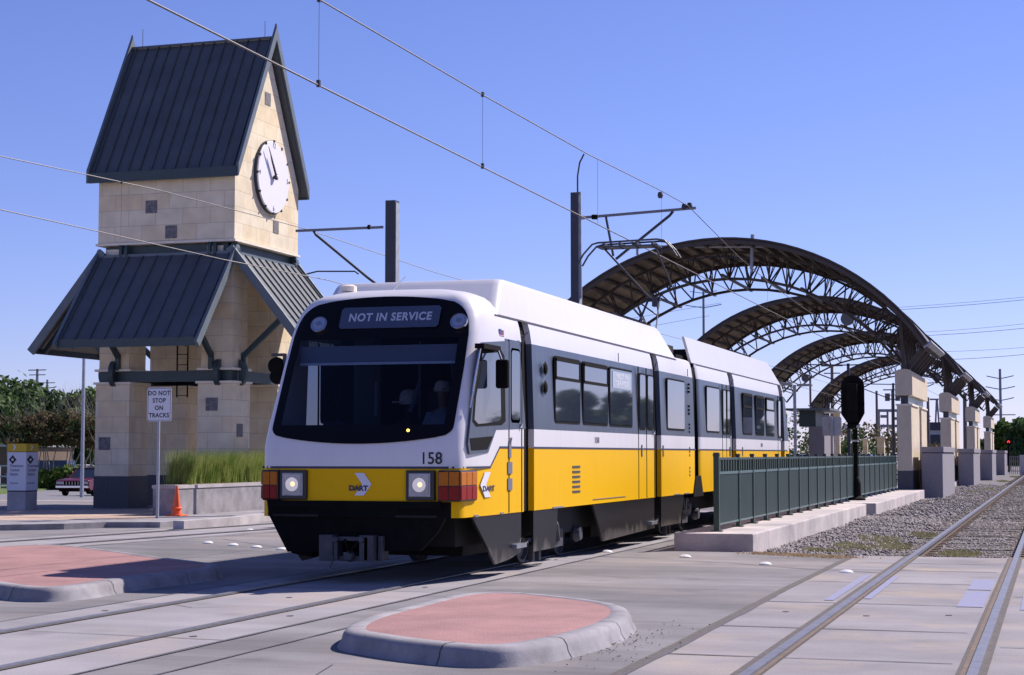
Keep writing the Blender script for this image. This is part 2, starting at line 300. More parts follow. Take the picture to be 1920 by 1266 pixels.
class MB:
    def __init__(s): s.v = []; s.f = []; s.m = []; s.mats = []
    def mi(s, m):
        if m not in s.mats: s.mats.append(m)
        return s.mats.index(m)
    def face(s, pts, m='black'):
        b = len(s.v); s.v += [tuple(p) for p in pts]; s.f.append(tuple(range(b, b + len(pts)))); s.m.append(s.mi(m)); return s
    def mesh(s, vs, fs, m='black'):
        b = len(s.v); s.v += [tuple(p) for p in vs]; k = s.mi(m)
        for f in fs: s.f.append(tuple(b + i for i in f)); s.m.append(k)
        return s
    def box(s, x0, x1, y0, y1, z0, z1, m='black', M4=None):
        vs = [Vector(p) for p in ((x0, y0, z0), (x1, y0, z0), (x1, y1, z0), (x0, y1, z0), (x0, y0, z1), (x1, y0, z1), (x1, y1, z1), (x0, y1, z1))]
        if M4: vs = [M4 @ p for p in vs]
        return s.mesh(vs, [(0, 3, 2, 1), (4, 5, 6, 7), (0, 1, 5, 4), (1, 2, 6, 5), (2, 3, 7, 6), (3, 0, 4, 7)], m)
    def beam(s, a, b, w, h, m='black', upv=(0, 0, 1)):
        a = Vector(a); b = Vector(b); d = (b - a).normalized(); u = Vector(upv)
        if abs(d.dot(u)) > 0.98: u = Vector((0, 1, 0))
        x = d.cross(u).normalized(); z = x.cross(d)
        vs = [p + x * (sx * w / 2) + z * (sz * h / 2) for p in (a, b) for sx, sz in ((-1, -1), (1, -1), (1, 1), (-1, 1))]
        return s.mesh(vs, [(0, 1, 2, 3), (7, 6, 5, 4), (0, 4, 5, 1), (1, 5, 6, 2), (2, 6, 7, 3), (3, 7, 4, 0)], m)
    def tube(s, pts, r, m='black', n=8, caps=True):
        pts = [Vector(p) for p in pts]; rs = r if isinstance(r, (list, tuple)) else [r] * len(pts)
        b = len(s.v); k = s.mi(m); prev = None
        for i, p in enumerate(pts):
            d = (pts[min(i + 1, len(pts) - 1)] - pts[max(i - 1, 0)]).normalized()
            if prev is None:
                u = Vector((0, 0, 1)) if abs(d.z) < 0.9 else Vector((1, 0, 0)); x = d.cross(u).normalized()
            else: x = (prev - d * prev.dot(d)).normalized()
            prev = x; y = d.cross(x)
            for j in range(n):
                t = 2 * math.pi * j / n; s.v.append(tuple(p + (x * math.cos(t) + y * math.sin(t)) * rs[i]))
        for i in range(len(pts) - 1):
            for j in range(n):
                a = b + i * n + j; c = b + i * n + (j + 1) % n; s.f.append((a, c, c + n, a + n)); s.m.append(k)
        if caps:
            s.f.append(tuple(b + j for j in range(n))[::-1]); s.m.append(k)
            s.f.append(tuple(b + (len(pts) - 1) * n + j for j in range(n))); s.m.append(k)
        return s
    def prism(s, poly, vec, m='black', ms=None):
        """poly: 3D points of one face; vec: extrusion"""
        n = len(poly); vec = Vector(vec); b = len(s.v)
        s.v += [tuple(Vector(p)) for p in poly] + [tuple(Vector(p) + vec) for p in poly]
        k = s.mi(m); ks = s.mi(ms or m)
        s.f.append(tuple(range(b, b + n))[::-1]); s.m.append(k); s.f.append(tuple(range(b + n, b + 2 * n))); s.m.append(k)
        for i in range(n):
            j = (i + 1) % n; s.f.append((b + i, b + j, b + n + j, b + n + i)); s.m.append(ks)
        return s
    def lathe(s, prof, c, m='black', n=20, axis='Z'):
        c = Vector(c); b = len(s.v); k = s.mi(m)
        for (r, z) in prof:
            for j in range(n):
                t = 2 * math.pi * j / n; a_, b_ = r * math.cos(t), r * math.sin(t)
                p = {'Z': (a_, b_, z), 'Y': (a_, z, b_), 'X': (z, a_, b_)}[axis]
                s.v.append(tuple(c + Vector(p)))
        for i in range(len(prof) - 1):
            for j in range(n):
                a = b + i * n + j; d = b + i * n + (j + 1) % n; s.f.append((a, d, d + n, a + n)); s.m.append(k)
        s.f.append(tuple(b + j for j in range(n))[::-1]); s.m.append(k)
        s.f.append(tuple(b + (len(prof) - 1) * n + j for j in range(n))); s.m.append(k)
        return s
    def build(s, name, parent=None, smooth=False, bevel=0, bang=40, weld=False):
        me = bpy.data.meshes.new(name); me.from_pydata(s.v, [], s.f); 
        for m in s.mats: me.materials.append(M[m])
        me.polygons.foreach_set('material_index', s.m)
        bm = bmesh.new(); bm.from_mesh(me)
        if smooth or weld: bmesh.ops.remove_doubles(bm, verts=bm.verts, dist=.0006)
        bmesh.ops.recalc_face_normals(bm, faces=bm.faces); bm.to_mesh(me); bm.free()
        if smooth: 
            me.polygons.foreach_set('use_smooth', [True] * len(me.polygons)); me.set_sharp_from_angle(angle=R(bang))
        me.update()
        o = link_mesh(name, me, parent)
        if bevel:
            md = o.modifiers.new('bevel', 'BEVEL'); md.width = bevel; md.segments = 2; md.limit_method = 'ANGLE'; md.angle_limit = R(40)
        return o

def copy_tree(o, parent=None):
    c = o.copy(); COL.objects.link(c); c.parent = parent
    for ch in list(o.children): copy_tree(ch, c)
    return c
def sheet(name, pts, z, m, label=None, kind='structure', cat=None, thick=0.0, group=None):
    mb = MB()
    p3 = [(p[0], p[1], p[2] if len(p) > 2 else z) for p in pts]
    if thick: mb.prism([(a, b, c - thick) for a, b, c in p3], (0, 0, thick), m)
    else: mb.face(p3, m)
    return tag(mb.build(name), label, cat, group, kind)
def text_mesh(name, body, m, parent, origin, xdir, zdir, size, depth=0.003, bold=0.0, align='CENTER', spacing=1.0, xs=1.0, line=1.0):
    cu = bpy.data.curves.new(name, 'FONT'); cu.body = body; cu.size = size; cu.align_x = align; cu.align_y = 'CENTER'
    cu.extrude = depth; cu.offset = bold; cu.space_character = spacing; cu.space_line = line; cu.resolution_u = 4
    ob = bpy.data.objects.new(name, cu); COL.objects.link(ob)
    bpy.context.view_layer.update()
    me = bpy.data.meshes.new_from_object(ob); bpy.data.objects.remove(ob); bpy.data.curves.remove(cu)
    x = Vector(xdir).normalized(); z = Vector(zdir).normalized(); y = x.cross(z)  # text normal = x cross z
    mt = Matrix((x * xs, z, x.cross(z), )).transposed().to_4x4(); mt.translation = Vector(origin)
    me.transform(mt); me.materials.clear(); me.materials.append(M[m]); me.name = name
    return link_mesh(name, me, parent)
def arrow(mb, o, xdir, zdir, w_, h_, m, t=0.004):
    x = Vector(xdir); z = Vector(zdir); o = Vector(o); n = x.cross(z)
    P = [(-.5, .5), (0.05, .5), (.5, 0), (.05, -.5), (-.5, -.5), (-.05, 0)]
    mb.prism([o + x * (a * w_) + z * (b * h_) for a, b in P], n * t, m)

# ================================================================== GROUND
def gz(X, Y):
    """street level: flat near the crossing, falling gently away to the north west"""
    d = max(0.0, min(1.0, (Y - 47) / 34.0)) * 0.65
    s = max(0.0, min(1.0, (-20 - X) / 6.0))
    return -d * s
mb = MB(); xs = [-900, -500, -300, -200, -140, -100, -80, -60, -40, -26, -20, -10, 0, 10, 30, 80, 200, 500, 900]
ys = [-60, -20, 0, 20, 40, 47, 81, 110, 150, 200, 300, 500, 900, 1800]
vs = [(x, y, gz(x, y) - 0.35) for y in ys for x in xs]; nx = len(xs)
mb.mesh(vs, [(j * nx + i, j * nx + i + 1, (j + 1) * nx + i + 1, (j + 1) * nx + i) for j in range(len(ys) - 1) for i in range(nx - 1)], 'dirt')
tag(mb.build('ground'), kind='structure')
# road slab over the crossing (cast concrete), its far edge where the ballast starts on the right
road = [(-60, -12), (12, -12), (12, 27.0), (-2.85, 26.6), (-4.3, 27.0), (-4.7, 27.7), (-5.8, 27.8), (-5.8, 47), (-60, 47)]
sheet('road', road, 0.0, 'road', thick=0.3)
street = [(-26, 47, -0.004), (-26, 81, -0.654), (-26, 110, -0.654), (-130, 110, -0.654), (-130, 81, -0.654), (-130, 47, -0.004)]
mb = MB(); mb.face([(-26, 47, -0.004), (-26, 81, -0.654), (-130, 81, -0.654), (-130, 47, -0.004)], 'asph')
mb.face([(-26, 81, -0.654), (-26, 122, -0.654), (-130, 122, -0.654), (-130, 81, -0.654)], 'asph'); tag(mb.build('street'), kind='structure')
# tram track slab panels embedded in the road
def strip(mb, X0, X1, Y0, Y1, z, m): mb.face([(X0, Y0, z), (X1, Y0, z), (X1, Y1, z), (X0, Y1, z)], m)
mb = MB(); strip(mb, -9.3, -6.62, -10, 47, 0.004, 'panel'); tag(mb.build('track_slab'), kind='structure')
def far_ctr(y):   # centre line of the further tram track, bending into the station
    t = max(0.0, min(1.0, (y - 8) / 36.0)); return -18.6 + 3.3 * (t * t * (3 - 2 * t)) ** 1.0
mb = MB(); yy = [i * 2.0 for i in range(-4, 24)]
for a, b in zip(yy, yy[1:]):
    mb.face([(far_ctr(a) - 1.45, a, 0.004), (far_ctr(a) + 1.4, a, 0.004), (far_ctr(b) + 1.4, b, 0.004), (far_ctr(b) - 1.45, b, 0.004)], 'panel')
tag(mb.build('far_track_slab'), kind='structure')
mb = MB(); strip(mb, -2.95, 1.9, -10, 26.9, 0.004, 'panel2'); tag(mb.build('crossing_slab'), kind='structure')
# joints and cracks
mb = MB()
def crack(pts, wd=0.025, z=0.008, m='crack'):
    out = []
    for (x0, y0), (x1, y1) in zip(pts, pts[1:]):
        n = max(2, int(math.hypot(x1 - x0, y1 - y0) / 0.35))
        for i in range(n): out.append((x0 + (x1 - x0) * i / n, y0 + (y1 - y0) * i / n))
    out.append(pts[-1])
    Lp = []; Rp = []
    for i, (x, y) in enumerate(out):
        a = out[max(0, i - 1)]; b = out[min(len(out) - 1, i + 1)]; dx, dy = b[0] - a[0], b[1] - a[1]; l = math.hypot(dx, dy) or 1
        j = (noise.noise(Vector((x * 1.3, y * 1.3, 3))) * 0.008); ww = wd * ((0.6 + 0.8 * random.random()) if wd < .05 else random.uniform(.9, 1.1)) / 2
        cx, cy = x - dy / l * j, y + dx / l * j
        Lp.append((cx - dy / l * ww, cy + dx / l * ww, z)); Rp.append((cx + dy / l * ww, cy - dx / l * ww, z))
    for i in range(len(out) - 1): mb.face([Lp[i], Lp[i + 1], Rp[i + 1], Rp[i]], m)
crack([(-9.32, -5), (-9.3, 46)], 0.035); crack([(-6.6, -5), (-6.6, 46)], 0.04); crack([(-6.03, 4), (-6.04, 14.6), (-6.0, 18)], 0.03)
crack([(-2.97, 6), (-2.95, 14), (-2.98, 20), (-2.95, 26.6)], 0.10, .008, 'gap'); crack([(-2.93, 8), (-2.90, 14), (-2.93, 19)], 0.03, .0087)
for y in (8.5, 13.4, 18.6, 24.5, 31): crack([(-9.3, y), (-6.62, y - 0.25)], 0.02, 0.009)
for y in (13.3, 15.6, 18.3, 21.3, 23.6, 25.2): crack([(-2.9, y), (-0.75, y - .02)], 0.035, 0.009)
for y in (14.5, 19.6, 22.6): crack([(-.45, y), (1.8, y)], 0.03, 0.009)
crack([(-6.6, 25.6), (-4.5, 24.6), (-2.95, 23.4), (-2.0, 23.0)], 0.03)
crack([(-6.0, 20), (-4.6, 19.6), (-3.1, 19.9)], 0.015); crack([(-14.5, 28.7), (-11.5, 25.6), (-9.4, 25.0)], 0.02)
crack([(far_ctr(5) - 1.45, 5), (far_ctr(15) - 1.45, 15), (far_ctr(25) - 1.45, 25), (far_ctr(38) - 1.45, 38)], 0.03); crack([(far_ctr(5) + 1.4, 5), (far_ctr(15) + 1.4, 15), (far_ctr(25) + 1.4, 25), (far_ctr(40) + 1.4, 40)], 0.03)
for y in (22, 28, 34): crack([(far_ctr(y) - 1.4, y), (far_ctr(y) + 1.4, y + .3)], 0.02)
crack([(-5.9, 21.8), (-5.1, 21.2), (-4.6, 21.6), (-3.9, 21.1), (-3.0, 21.4)], 0.012); crack([(-9.3, 15.9), (-8.8, 16.2), (-8.3, 15.8), (-7.9, 16.1)], 0.012, .009); crack([(-5.4, 10.2), (-4.9, 11.0), (-5.1, 11.9)], 0.012)
crack([(-13.5, 14.0), (-12.2, 14.8), (-10.8, 14.5), (-9.4, 15.0)], 0.014)
tag(mb.build('road_joint'), kind='structure')
# oval patches over the slab fixings
mb = MB()
for y in [9.5 + i * 1.9 for i in range(9)]:
    for x in (-8.98, -7.0) if (int(y * 10) % 3) else (-7.9, -2.55, -1.75, -1.0):
        if y < 12 and x > -3: continue
        yj = y + random.uniform(-.2, .2)
        mb.face([(x + .035 * math.cos(t * .7854), yj + .045 * math.sin(t * .7854), 0.0085) for t in range(8)], 'crack')
tag(mb.build('slab_patch'), kind='structure')
# blue utility markings on the crossing
mb = MB()
for x0, x1, y0, y1 in ((-2.36, -2.26, 18.6, 22.6), (-1.98, -1.9, 18.9, 22.4), (-.98, -.72, 18.2, 20.3), (-.98, -.72, 20.5, 22.2), (-.36, -.1, 18.0, 20.0), (-.36, -.1, 20.3, 22.0)):
    strip(mb, x0, x1, y0, y1, 0.0095, 'bluepaint')
tag(mb.build('blue_marking'), kind='structure')

# ---- rails set in the road
def road_rails(name, label, ctr, Y0, Y1, step, gauge=1.45, gap=0.14, headw=0.07):
    t = thing(name, label, 'railway track', (ctr(Y0), Y0, 0))
    for s in (-1, 1):
        g = MB(); h = MB(); y = Y0
        while y < Y1 - 1e-6:
            y2 = min(Y1, y + step); a, b = ctr(y) + s * gauge / 2, ctr(y2) + s * gauge / 2
            g.face([(a - gap / 2, y, 0.012), (a + gap / 2, y, 0.012), (b + gap / 2, y2, 0.012), (b - gap / 2, y2, 0.012)], 'gap')
            h.prism([(a - headw / 2, y, 0.013), (a + headw / 2, y, 0.013), (b + headw / 2, y2, 0.013), (b - headw / 2, y2, 0.013)], (0, 0, 0.012), 'railtop')
            y = y2
        r = h.build('rail', t); g.build('flangeway', t)
    return t
near_t = road_rails('railway_track', 'pair of grooved rails in pale concrete running under the yellow and white train', lambda y: -8.0, -9, 47, 4)
far_t = road_rails('railway_track', 'further pair of rails in the road passing behind the left red island', far_ctr, -6, 46, 2)
# beyond the road the two station tracks run on ballast
mb = MB(); mb.prism([(-19.2, 47, -0.12), (-5.8, 47, -0.12), (-5.8, 200, -0.12), (-19.2, 200, -0.12)], (0, 0, 0.04), 'ballast'); tag(mb.build('station_ballast'), kind='structure')
def ballast_rails(name, label, ctr, Y0, Y1, ztop, ntie, sp, tiew=2.5, ztie=-0.14, gauge=1.5):
    t = thing(name, label, 'railway track', (ctr, Y0, ztie))
    for s in (-1, 1):
        h = MB(); x = ctr + s * gauge / 2
        h.box(x - .036, x + .036, Y0, Y1, ztop - .04, ztop, 'railtop'); h.box(x - .012, x + .012, Y0, Y1, ztop - .14, ztop - .04, 'railside')
        h.box(x - .07, x + .07, Y0, Y1, ztop - .165, ztop - .14, 'railside'); h.build('rail', t)
    n = 0
    def tie(mb, y):
        a = random.uniform(-.02, .02); x0 = ctr - tiew / 2 + random.uniform(-.05, .05)
        mb.box(0, tiew, -.115, .115, -.1, 0, 'tie', Matrix.Translation((x0, y, ztie + 0.005 + random.uniform(0, .015))) @ Matrix.Rotation(a, 4, 'Z'))
        for s in (-1, 1): mb.box(ctr + s * gauge / 2 - .12, ctr + s * gauge / 2 + .12, y - .08, y + .08, ztie + .021, ztie + .031, 'railside')
    for i in range(min(ntie, 98)):
        m_ = MB(); tie(m_, Y0 + .5 + i * sp); m_.build('tie', t)
    if ntie > 98:
        m_ = MB()
        for i in range(98, ntie): tie(m_, Y0 + .5 + i * sp)
        tag(m_.build('tie', t), kind='stuff')
    return t
ballast_rails('railway_track', 'ballasted station track behind the train with timber ties', -8.0, 47, 190, 0.01, 60, 2.3)
ballast_rails('railway_track', 'ballasted station track beside the far platform', -15.3, 47, 190, 0.01, 60, 2.3)
fr = thing('railway_track', 'freight track through the crossing at the lower right, with rusty flangeways and timber ties', 'railway track', (-1.33, 5, -.14))
for s in (-1, 1):
    x = -1.33 + s * .752; g = MB(); h = MB()
    strip(g, x - .115, x + .095, -9, 26.9, 0.012, 'gap'); g.build('flangeway', fr)
    h.box(x - .038, x + .038, -9, 220, -.02, 0.028, 'railtop'); h.box(x - .012, x + .012, 26.9, 220, -.12, -.02, 'railside'); h.box(x - .07, x + .07, 26.9, 220, -.145, -.12, 'railside')
    h.build('rail', fr)
    g = MB(); strip(g, x + s * -.085, x + s * -.052, -9, 26.9, 0.016, 'railside'); g.build('guard_strip', fr)
def ftie(mb, y):
    x0 = -1.33 - 1.3 + random.uniform(-.06, .06)
    mb.box(0, 2.6, -.12, .12, -.1, 0, 'tie', Matrix.Translation((x0, y, -.135 + random.uniform(0, .02))) @ Matrix.Rotation(random.uniform(-.025, .025), 4, 'Z'))
    for s in (-1, 1):
        mb.box(-1.33 + s * .752 - .13, -1.33 + s * .752 + .13, y - .09, y + .09, -.114, -.1, 'railside')
for i in range(95):
    m_ = MB(); ftie(m_, 27.3 + i * .55); m_.build('tie', fr)
m_ = MB()
for i in range(95, 290): ftie(m_, 27.3 + i * .55)
tag(m_.build('tie', fr), kind='stuff')

# ---- ballast right of the platform, with loose stones
mb = MB(); mb.prism([(-6.0, 26.5, -.2), (12, 26.9, -.2), (12, 260, -.2), (-6.0, 260, -.2)], (0, 0, .06), 'ballast'); tag(mb.build('ballast'), kind='structure')
def hz_(x, y):
    d = abs(x + 1.33)
    return -.135 + max(0, min(1, (d - 1.2) / 1.2)) * 0.10 + 0.02 * noise.noise(Vector((x, y, 0)))
def stones(n, x0, x1, y0, y1, smin, smax, seed, ex=None):
    rng = np.random.default_rng(seed)
    base = np.array([(1, 0, 0), (0, 1, 0), (-1, 0, 0), (0, -1, 0), (0, 0, 1), (0, 0, -1)], float)
    tri = np.array([(0, 1, 4), (1, 2, 4), (2, 3, 4), (3, 0, 4), (1, 0, 5), (2, 1, 5), (3, 2, 5), (0, 3, 5)])
    px = rng.uniform(x0, x1, n); py = y0 + (y1 - y0) * rng.uniform(0, 1, n) ** 1.25
    keep = np.ones(n, bool)
    for s in (-1, 1): keep &= np.abs(px - (-1.33 + s * .752)) > .075
    ph = ((py - 27.3) / .55) % 1; on = (np.abs(px + 1.33) < 1.3) & ((ph < .26) | (ph > .74)); keep &= ~(on & (rng.uniform(0, 1, n) < .88))
    px, py = px[keep], py[keep]; n = len(px)
    sc = rng.uniform(smin, smax, (n, 1, 3)); jit = rng.uniform(.7, 1.15, (n, 6, 1)); a = rng.uniform(0, 6.28, n)
    v = base[None] * jit * sc; v[:, :, 2] *= .8
    rx = rng.uniform(-.6, .6, n); ca, sa = np.cos(rx)[:, None], np.sin(rx)[:, None]
    y_, z_ = v[:, :, 1] * ca - v[:, :, 2] * sa, v[:, :, 1] * sa + v[:, :, 2] * ca; v[:, :, 1], v[:, :, 2] = y_, z_
    ca, sa = np.cos(a)[:, None], np.sin(a)[:, None]
    x_, y_ = v[:, :, 0] * ca - v[:, :, 1] * sa, v[:, :, 0] * sa + v[:, :, 1] * ca; v[:, :, 0], v[:, :, 1] = x_, y_
    hz = np.array([hz_(a_, b_) for a_, b_ in zip(px, py)])
    low = (np.abs(px + 1.33) < 1.25); hz[low] -= .012
    v += np.stack([px, py, hz + .01], 1)[:, None]
    return v.reshape(-1, 3), (tri[None] + (np.arange(n) * 6)[:, None, None]).reshape(-1, 3)
mb = MB()
va, fa = stones(15000, -4.5, 1.8, 26.75, 45, .02, .05, 1); vb, fb = stones(13000, -5.0, 3.0, 42, 95, .03, .065, 2)
V = np.concatenate([va, vb]); Fc = np.concatenate([fa, fb + len(va)])
me = bpy.data.meshes.new('gravel'); me.vertices.add(len(V)); me.vertices.foreach_set('co', V.ravel().astype(np.float32))
me.loops.add(len(Fc) * 3); me.loops.foreach_set('vertex_index', Fc.ravel().astype(np.int32)); me.polygons.add(len(Fc))
me.polygons.foreach_set('loop_start', np.arange(0, len(Fc) * 3, 3, dtype=np.int32)); me.update(calc_edges=True); me.validate()
me.materials.append(M['stoneg']); o = link_mesh('gravel', me)
tag(o, 'loose grey ballast stones beside and between the freight rails', 'gravel', kind='stuff')

def tufts(name, label, n, xy, h0, h1, m, wd=0.012, lean=.35, z=0.0, cat='grass'):
    vs = []; fs = []
    for i in range(n):
        x, y = xy(); hh = random.uniform(h0, h1); a = random.uniform(0, 6.28); l = random.uniform(0, lean) * hh; b = random.uniform(0, 6.28)
        dx, dy = math.cos(a) * wd, math.sin(a) * wd; zz = z(x, y) if callable(z) else z; k = len(vs)
        mx, my = math.cos(b) * l, math.sin(b) * l
        vs += [(x - dx, y - dy, zz), (x + dx, y + dy, zz), (x + mx * .35 + dx * .7, y + my * .35 + dy * .7, zz + hh * .6), (x + mx * .35 - dx * .7, y + my * .35 - dy * .7, zz + hh * .6), (x + mx, y + my, zz + hh)]
        fs += [(k, k + 1, k + 2, k + 3), (k + 3, k + 2, k + 4)]
    mb = MB(); mb.mesh(vs, fs, m); return tag(mb.build(name), label, cat, kind='stuff')
def blob_pts(blobs):
    def f():
        cx, cy, rx, ry = random.choice(blobs); a = random.uniform(0, 6.28); r = math.sqrt(random.random()) * random.uniform(.6, 1)
        return cx + rx * r * math.cos(a), cy + ry * r * math.sin(a)
    return f
def line_pts(p, q, wd):
    def f():
        t = random.random(); return p[0] + (q[0] - p[0]) * t + random.gauss(0, wd), p[1] + (q[1] - p[1]) * t + random.gauss(0, wd)
    return f
tufts('dry_grass', 'dry straw coloured grass along the end of the concrete plinth', 2000, line_pts(G(1412, 1038), G(1600, 1047), .15), .015, .06, 'drygrass', z=-.02)
tufts('weeds', 'patches of low green weeds growing through the ballast', 7500, blob_pts([(-3.3, 30.5, .5, 1.0), (-3.2, 33.5, .55, 1.6), (-2.6, 36.5, .35, 1.3), (-3.6, 28.6, .4, .35), (-2.75, 31.8, .4, 1.4), (-1.55, 30.0, .45, 1.2), (-3.0, 83, .4, 3), (-3.0, 108, .4, 4), (-2.8, 130, .4, 5), (-3.3, 76, .3, 1.0)]), 0.015, .055, 'weed', .012, z=lambda x, y: hz_(x, y) + .01)
mb = MB()
for i in range(110):
    x = -3.42 + abs(random.gauss(0, .22)) - .08; y = 13.9 + random.gauss(0, .8); r = random.uniform(.004, .010)
    mb.lathe([(r * .5, .0), (r, r * .4), (r * .5, r)], (x, y, .009), 'dirt', 5)
tag(mb.build('grit'), 'crumbs of dirt beside the front island kerb', 'grit', kind='stuff')

# ---- raised red islands with rolled kerbs
def smooth_loop(pts, n=8):
    out = []; k = len(pts)
    for i in range(k):
        p0, p1, p2, p3 = (Vector((*pts[(i + j) % k], 0)) for j in (-1, 0, 1, 2))
        for s in range(n):
            t = s / n; out.append(0.5 * ((2 * p1) + (-p0 + p2) * t + (2 * p0 - 5 * p1 + 4 * p2 - p3) * t * t + (-p0 + 3 * p1 - 3 * p2 + p3) * t ** 3))
    return out
def offs(loop, d):
    out = []; k = len(loop)
    for i in range(k):
        t = (loop[(i + 1) % k] - loop[i - 1]).normalized(); out.append(loop[i] + Vector((-t.y, t.x, 0)) * d)
    return out
def ccw(pts):
    a = sum(pts[i][0] * pts[(i + 1) % len(pts)][1] - pts[(i + 1) % len(pts)][0] * pts[i][1] for i in range(len(pts)))
    return pts if a > 0 else pts[::-1]
def island(name, label, pts, top='redpave'):
    lp = smooth_loop(ccw(pts)); c = sum(lp, Vector()) / len(lp)
    t = thing(name, label, 'traffic island', (c.x, c.y, 0))
    mb = MB(); prof = [(-.03, 0.0), (0.0, .05), (.012, .10), (.04, .138), (.08, .150), (.19, .150), (.20, .140)]
    rings = [[tuple(p + Vector((0, 0, z))) for p in offs(lp, d)] for d, z in prof]; n = len(lp)
    vs = [p for r in rings for p in r]
    mb.mesh(vs, [(i * n + j, i * n + (j + 1) % n, (i + 1) * n + (j + 1) % n, (i + 1) * n + j) for i in range(len(rings) - 1) for j in range(n)], 'kerb')
    mb.build('kerb', t, smooth=True, bang=60)
    L_ = offs(lp, 0); tot = 0; nxt = .9
    for i in range(n):
        a, b = lp[i], lp[(i + 1) % n]; tot += (b - a).length
        if tot > nxt:
            nxt += random.uniform(1.3, 1.7); tg = (b - a).normalized() * .006; mb = MB(); q = [[tuple(offs(lp, d - .002)[i] + tg * sg + Vector((0, 0, z + .003))) for d, z in prof[:-1]] for sg in (-1, 1)]
            for k in range(len(prof) - 2): mb.face([q[0][k], q[1][k], q[1][k + 1], q[0][k + 1]], 'gap')
            mb.build('kerb_joint', t)
    mb = MB(); mb.face([tuple(p + Vector((0, 0, .146))) for p in offs(lp, .19)], top); mb.build('paving', t)
    return lp
isl2 = [G(x, y, .15) for x, y in ((640, 1180), (672, 1158), (770, 1132), (862, 1112), (960, 1109), (1070, 1118), (1160, 1131), (1186, 1146), (1165, 1166), (1100, 1188), (1000, 1208), (900, 1213), (780, 1204), (690, 1192))]
island('traffic_island', 'small red paved island with a rounded grey kerb in front of the train', isl2)
isl1 = [G(x, y, .15) for x, y in ((-60, 1030), (60, 1021), (130, 1022), (220, 1032), (300, 1043), (385, 1053), (415, 1058), (400, 1066), (320, 1075), (245, 1084), (160, 1097), (80, 1102), (0, 1096), (-80, 1075))]
island('traffic_island', 'larger red paved island at the left edge, partly in the shadow of the train', isl1)

# ---- round white lane markers
buttons = [(1285, 1045, 'white road button nearest the end of the concrete plinth'), (1435, 1059, 'white road button midway between the plinth end and the freight rails'), (1587, 1074, 'white road button on the pale slab beside the freight rail'),
           (1138, 1036, 'white road button at the foot of the train side'), (390, 1019, 'leftmost white road button of the row in front of the train nose'), (437, 1023, 'second white road button from the left in the row by the train nose'),
           (481, 1027, 'third white road button from the left in the row by the train nose'), (528, 1031, 'white road button closest to the black skirt of the train nose'), (468, 995, 'white road button beyond the far track, below the planter')]
for px, py, lb in buttons:
    x, y = G(px, py); b = MB(); b.lathe([(.09, 0), (.088, .01), (.06, .03), (.02, .036)], (x, y, .004), 'marker', 14)
    tag(b.build('road_button', smooth=True), lb, 'road marker', 'round white lane markers on the road')

# ---- pavement at the tower
pv = [G(-500, 985, .12), G(0, 984, .12), G(120, 982, .12), G(200, 979, .12), G(300, 979, .12), G(350, 976, .12), G(430, 968, .12), G(520, 962, .12), (-19.0, 47), (-70, 47)]
mb = MB(); mb.prism([(x, y, -.1) for x, y in pv], (0, 0, .22), 'kerb'); tag(mb.build('pavement'), kind='structure')
c2 = [(-40, 34.0), G(20, 976, .12), G(180, 974, .12), G(288, 973, .12), (-19.95, 36.2), (-20.0, 46.5), (-40, 46.5)]
mb = MB(); mb.face([(x, y, .124) for x, y in c2], 'tanpave'); tag(mb.build('paved_plaza'), kind='structure')
mb = MB(); mb.face([(-60, 38.2, .128), (-25.2, 38.2, .128), (-22.4, 40.2, .128), (-21.2, 46, .128), (-60, 46, .128)], 'road'); tag(mb.build('plaza_path'), kind='structure')
# kerb piece curving along the far track
mb = MB(); kp = [G(x, y, .16) for x, y in ((345, 979), (400, 975), (450, 971), (505, 964), (525, 960))]
for (a, b) in zip(kp, kp[1:]): mb.prism([(a[0], a[1], 0), (b[0], b[1], 0), (b[0] - .3, b[1] + .1, 0), (a[0] - .3, a[1] + .1, 0)], (0, 0, .18), 'conc')
tag(mb.build('kerb_strip'), kind='structure')
# lawn beyond the street
ln = [G(-300, 946, -.65), G(0, 927, -.65), G(50, 922, -.65), G(100, 918, -.65), G(178, 909, -.65), (-40, 160), (-40, 420), (-420, 420), (-420, 90)]
mb = MB(); mb.prism([(x, y, -.9) for x, y in ln], (0, 0, .33), 'lawn'); tag(mb.build('lawn'), kind='structure')

# ================================================================== LIGHT RAIL TRAIN
XC = -8.02; HW = 1.33; XR = XC + HW; XL = XC - HW
train = thing('light_rail_train', 'two section white, grey and yellow train whose front sign reads NOT IN SERVICE', 'train', (XC, 26, 0))
ZL = [.79, .98, 1.38, 1.63, 1.88, 2.4, 3.03, 3.2, 3.33, 3.42, 3.50, 3.56, 3.61, 3.64]
def hwz(z):
    pts = [(.7, HW), (1.9, HW), (3.03, HW - .035), (3.2, HW - .06), (3.33, HW - .095), (3.42, HW - .145), (3.50, HW - .22), (3.56, HW - .31), (3.61, HW - .44), (3.64, HW - .62), (3.66, .3)]
    for (a, b), (c, d) in zip(pts, pts[1:]):
        if z <= c: return b + (d - b) * (z - a) / (c - a)
    return .3
YF = 19.39
def leanz(z):
    l = 0 if z < 1.66 else (z - 1.66) * .50
    if z > 3.53: l += (z - 3.53) * 2.2
    return l
def S(x, z, off=0.0):
    """point of the nose skin at lateral x (from the centre) and height z"""
    h = hwz(z) - .03; rc = .17; a = abs(x); y = YF + leanz(z) + .06 * (a / h) ** 2
    if a > h - rc:
        u = min(1, (a - (h - rc)) / rc); y += rc * (1 - math.sqrt(max(0, 1 - u * u)))
    return Vector((XC + x, y - off, z))
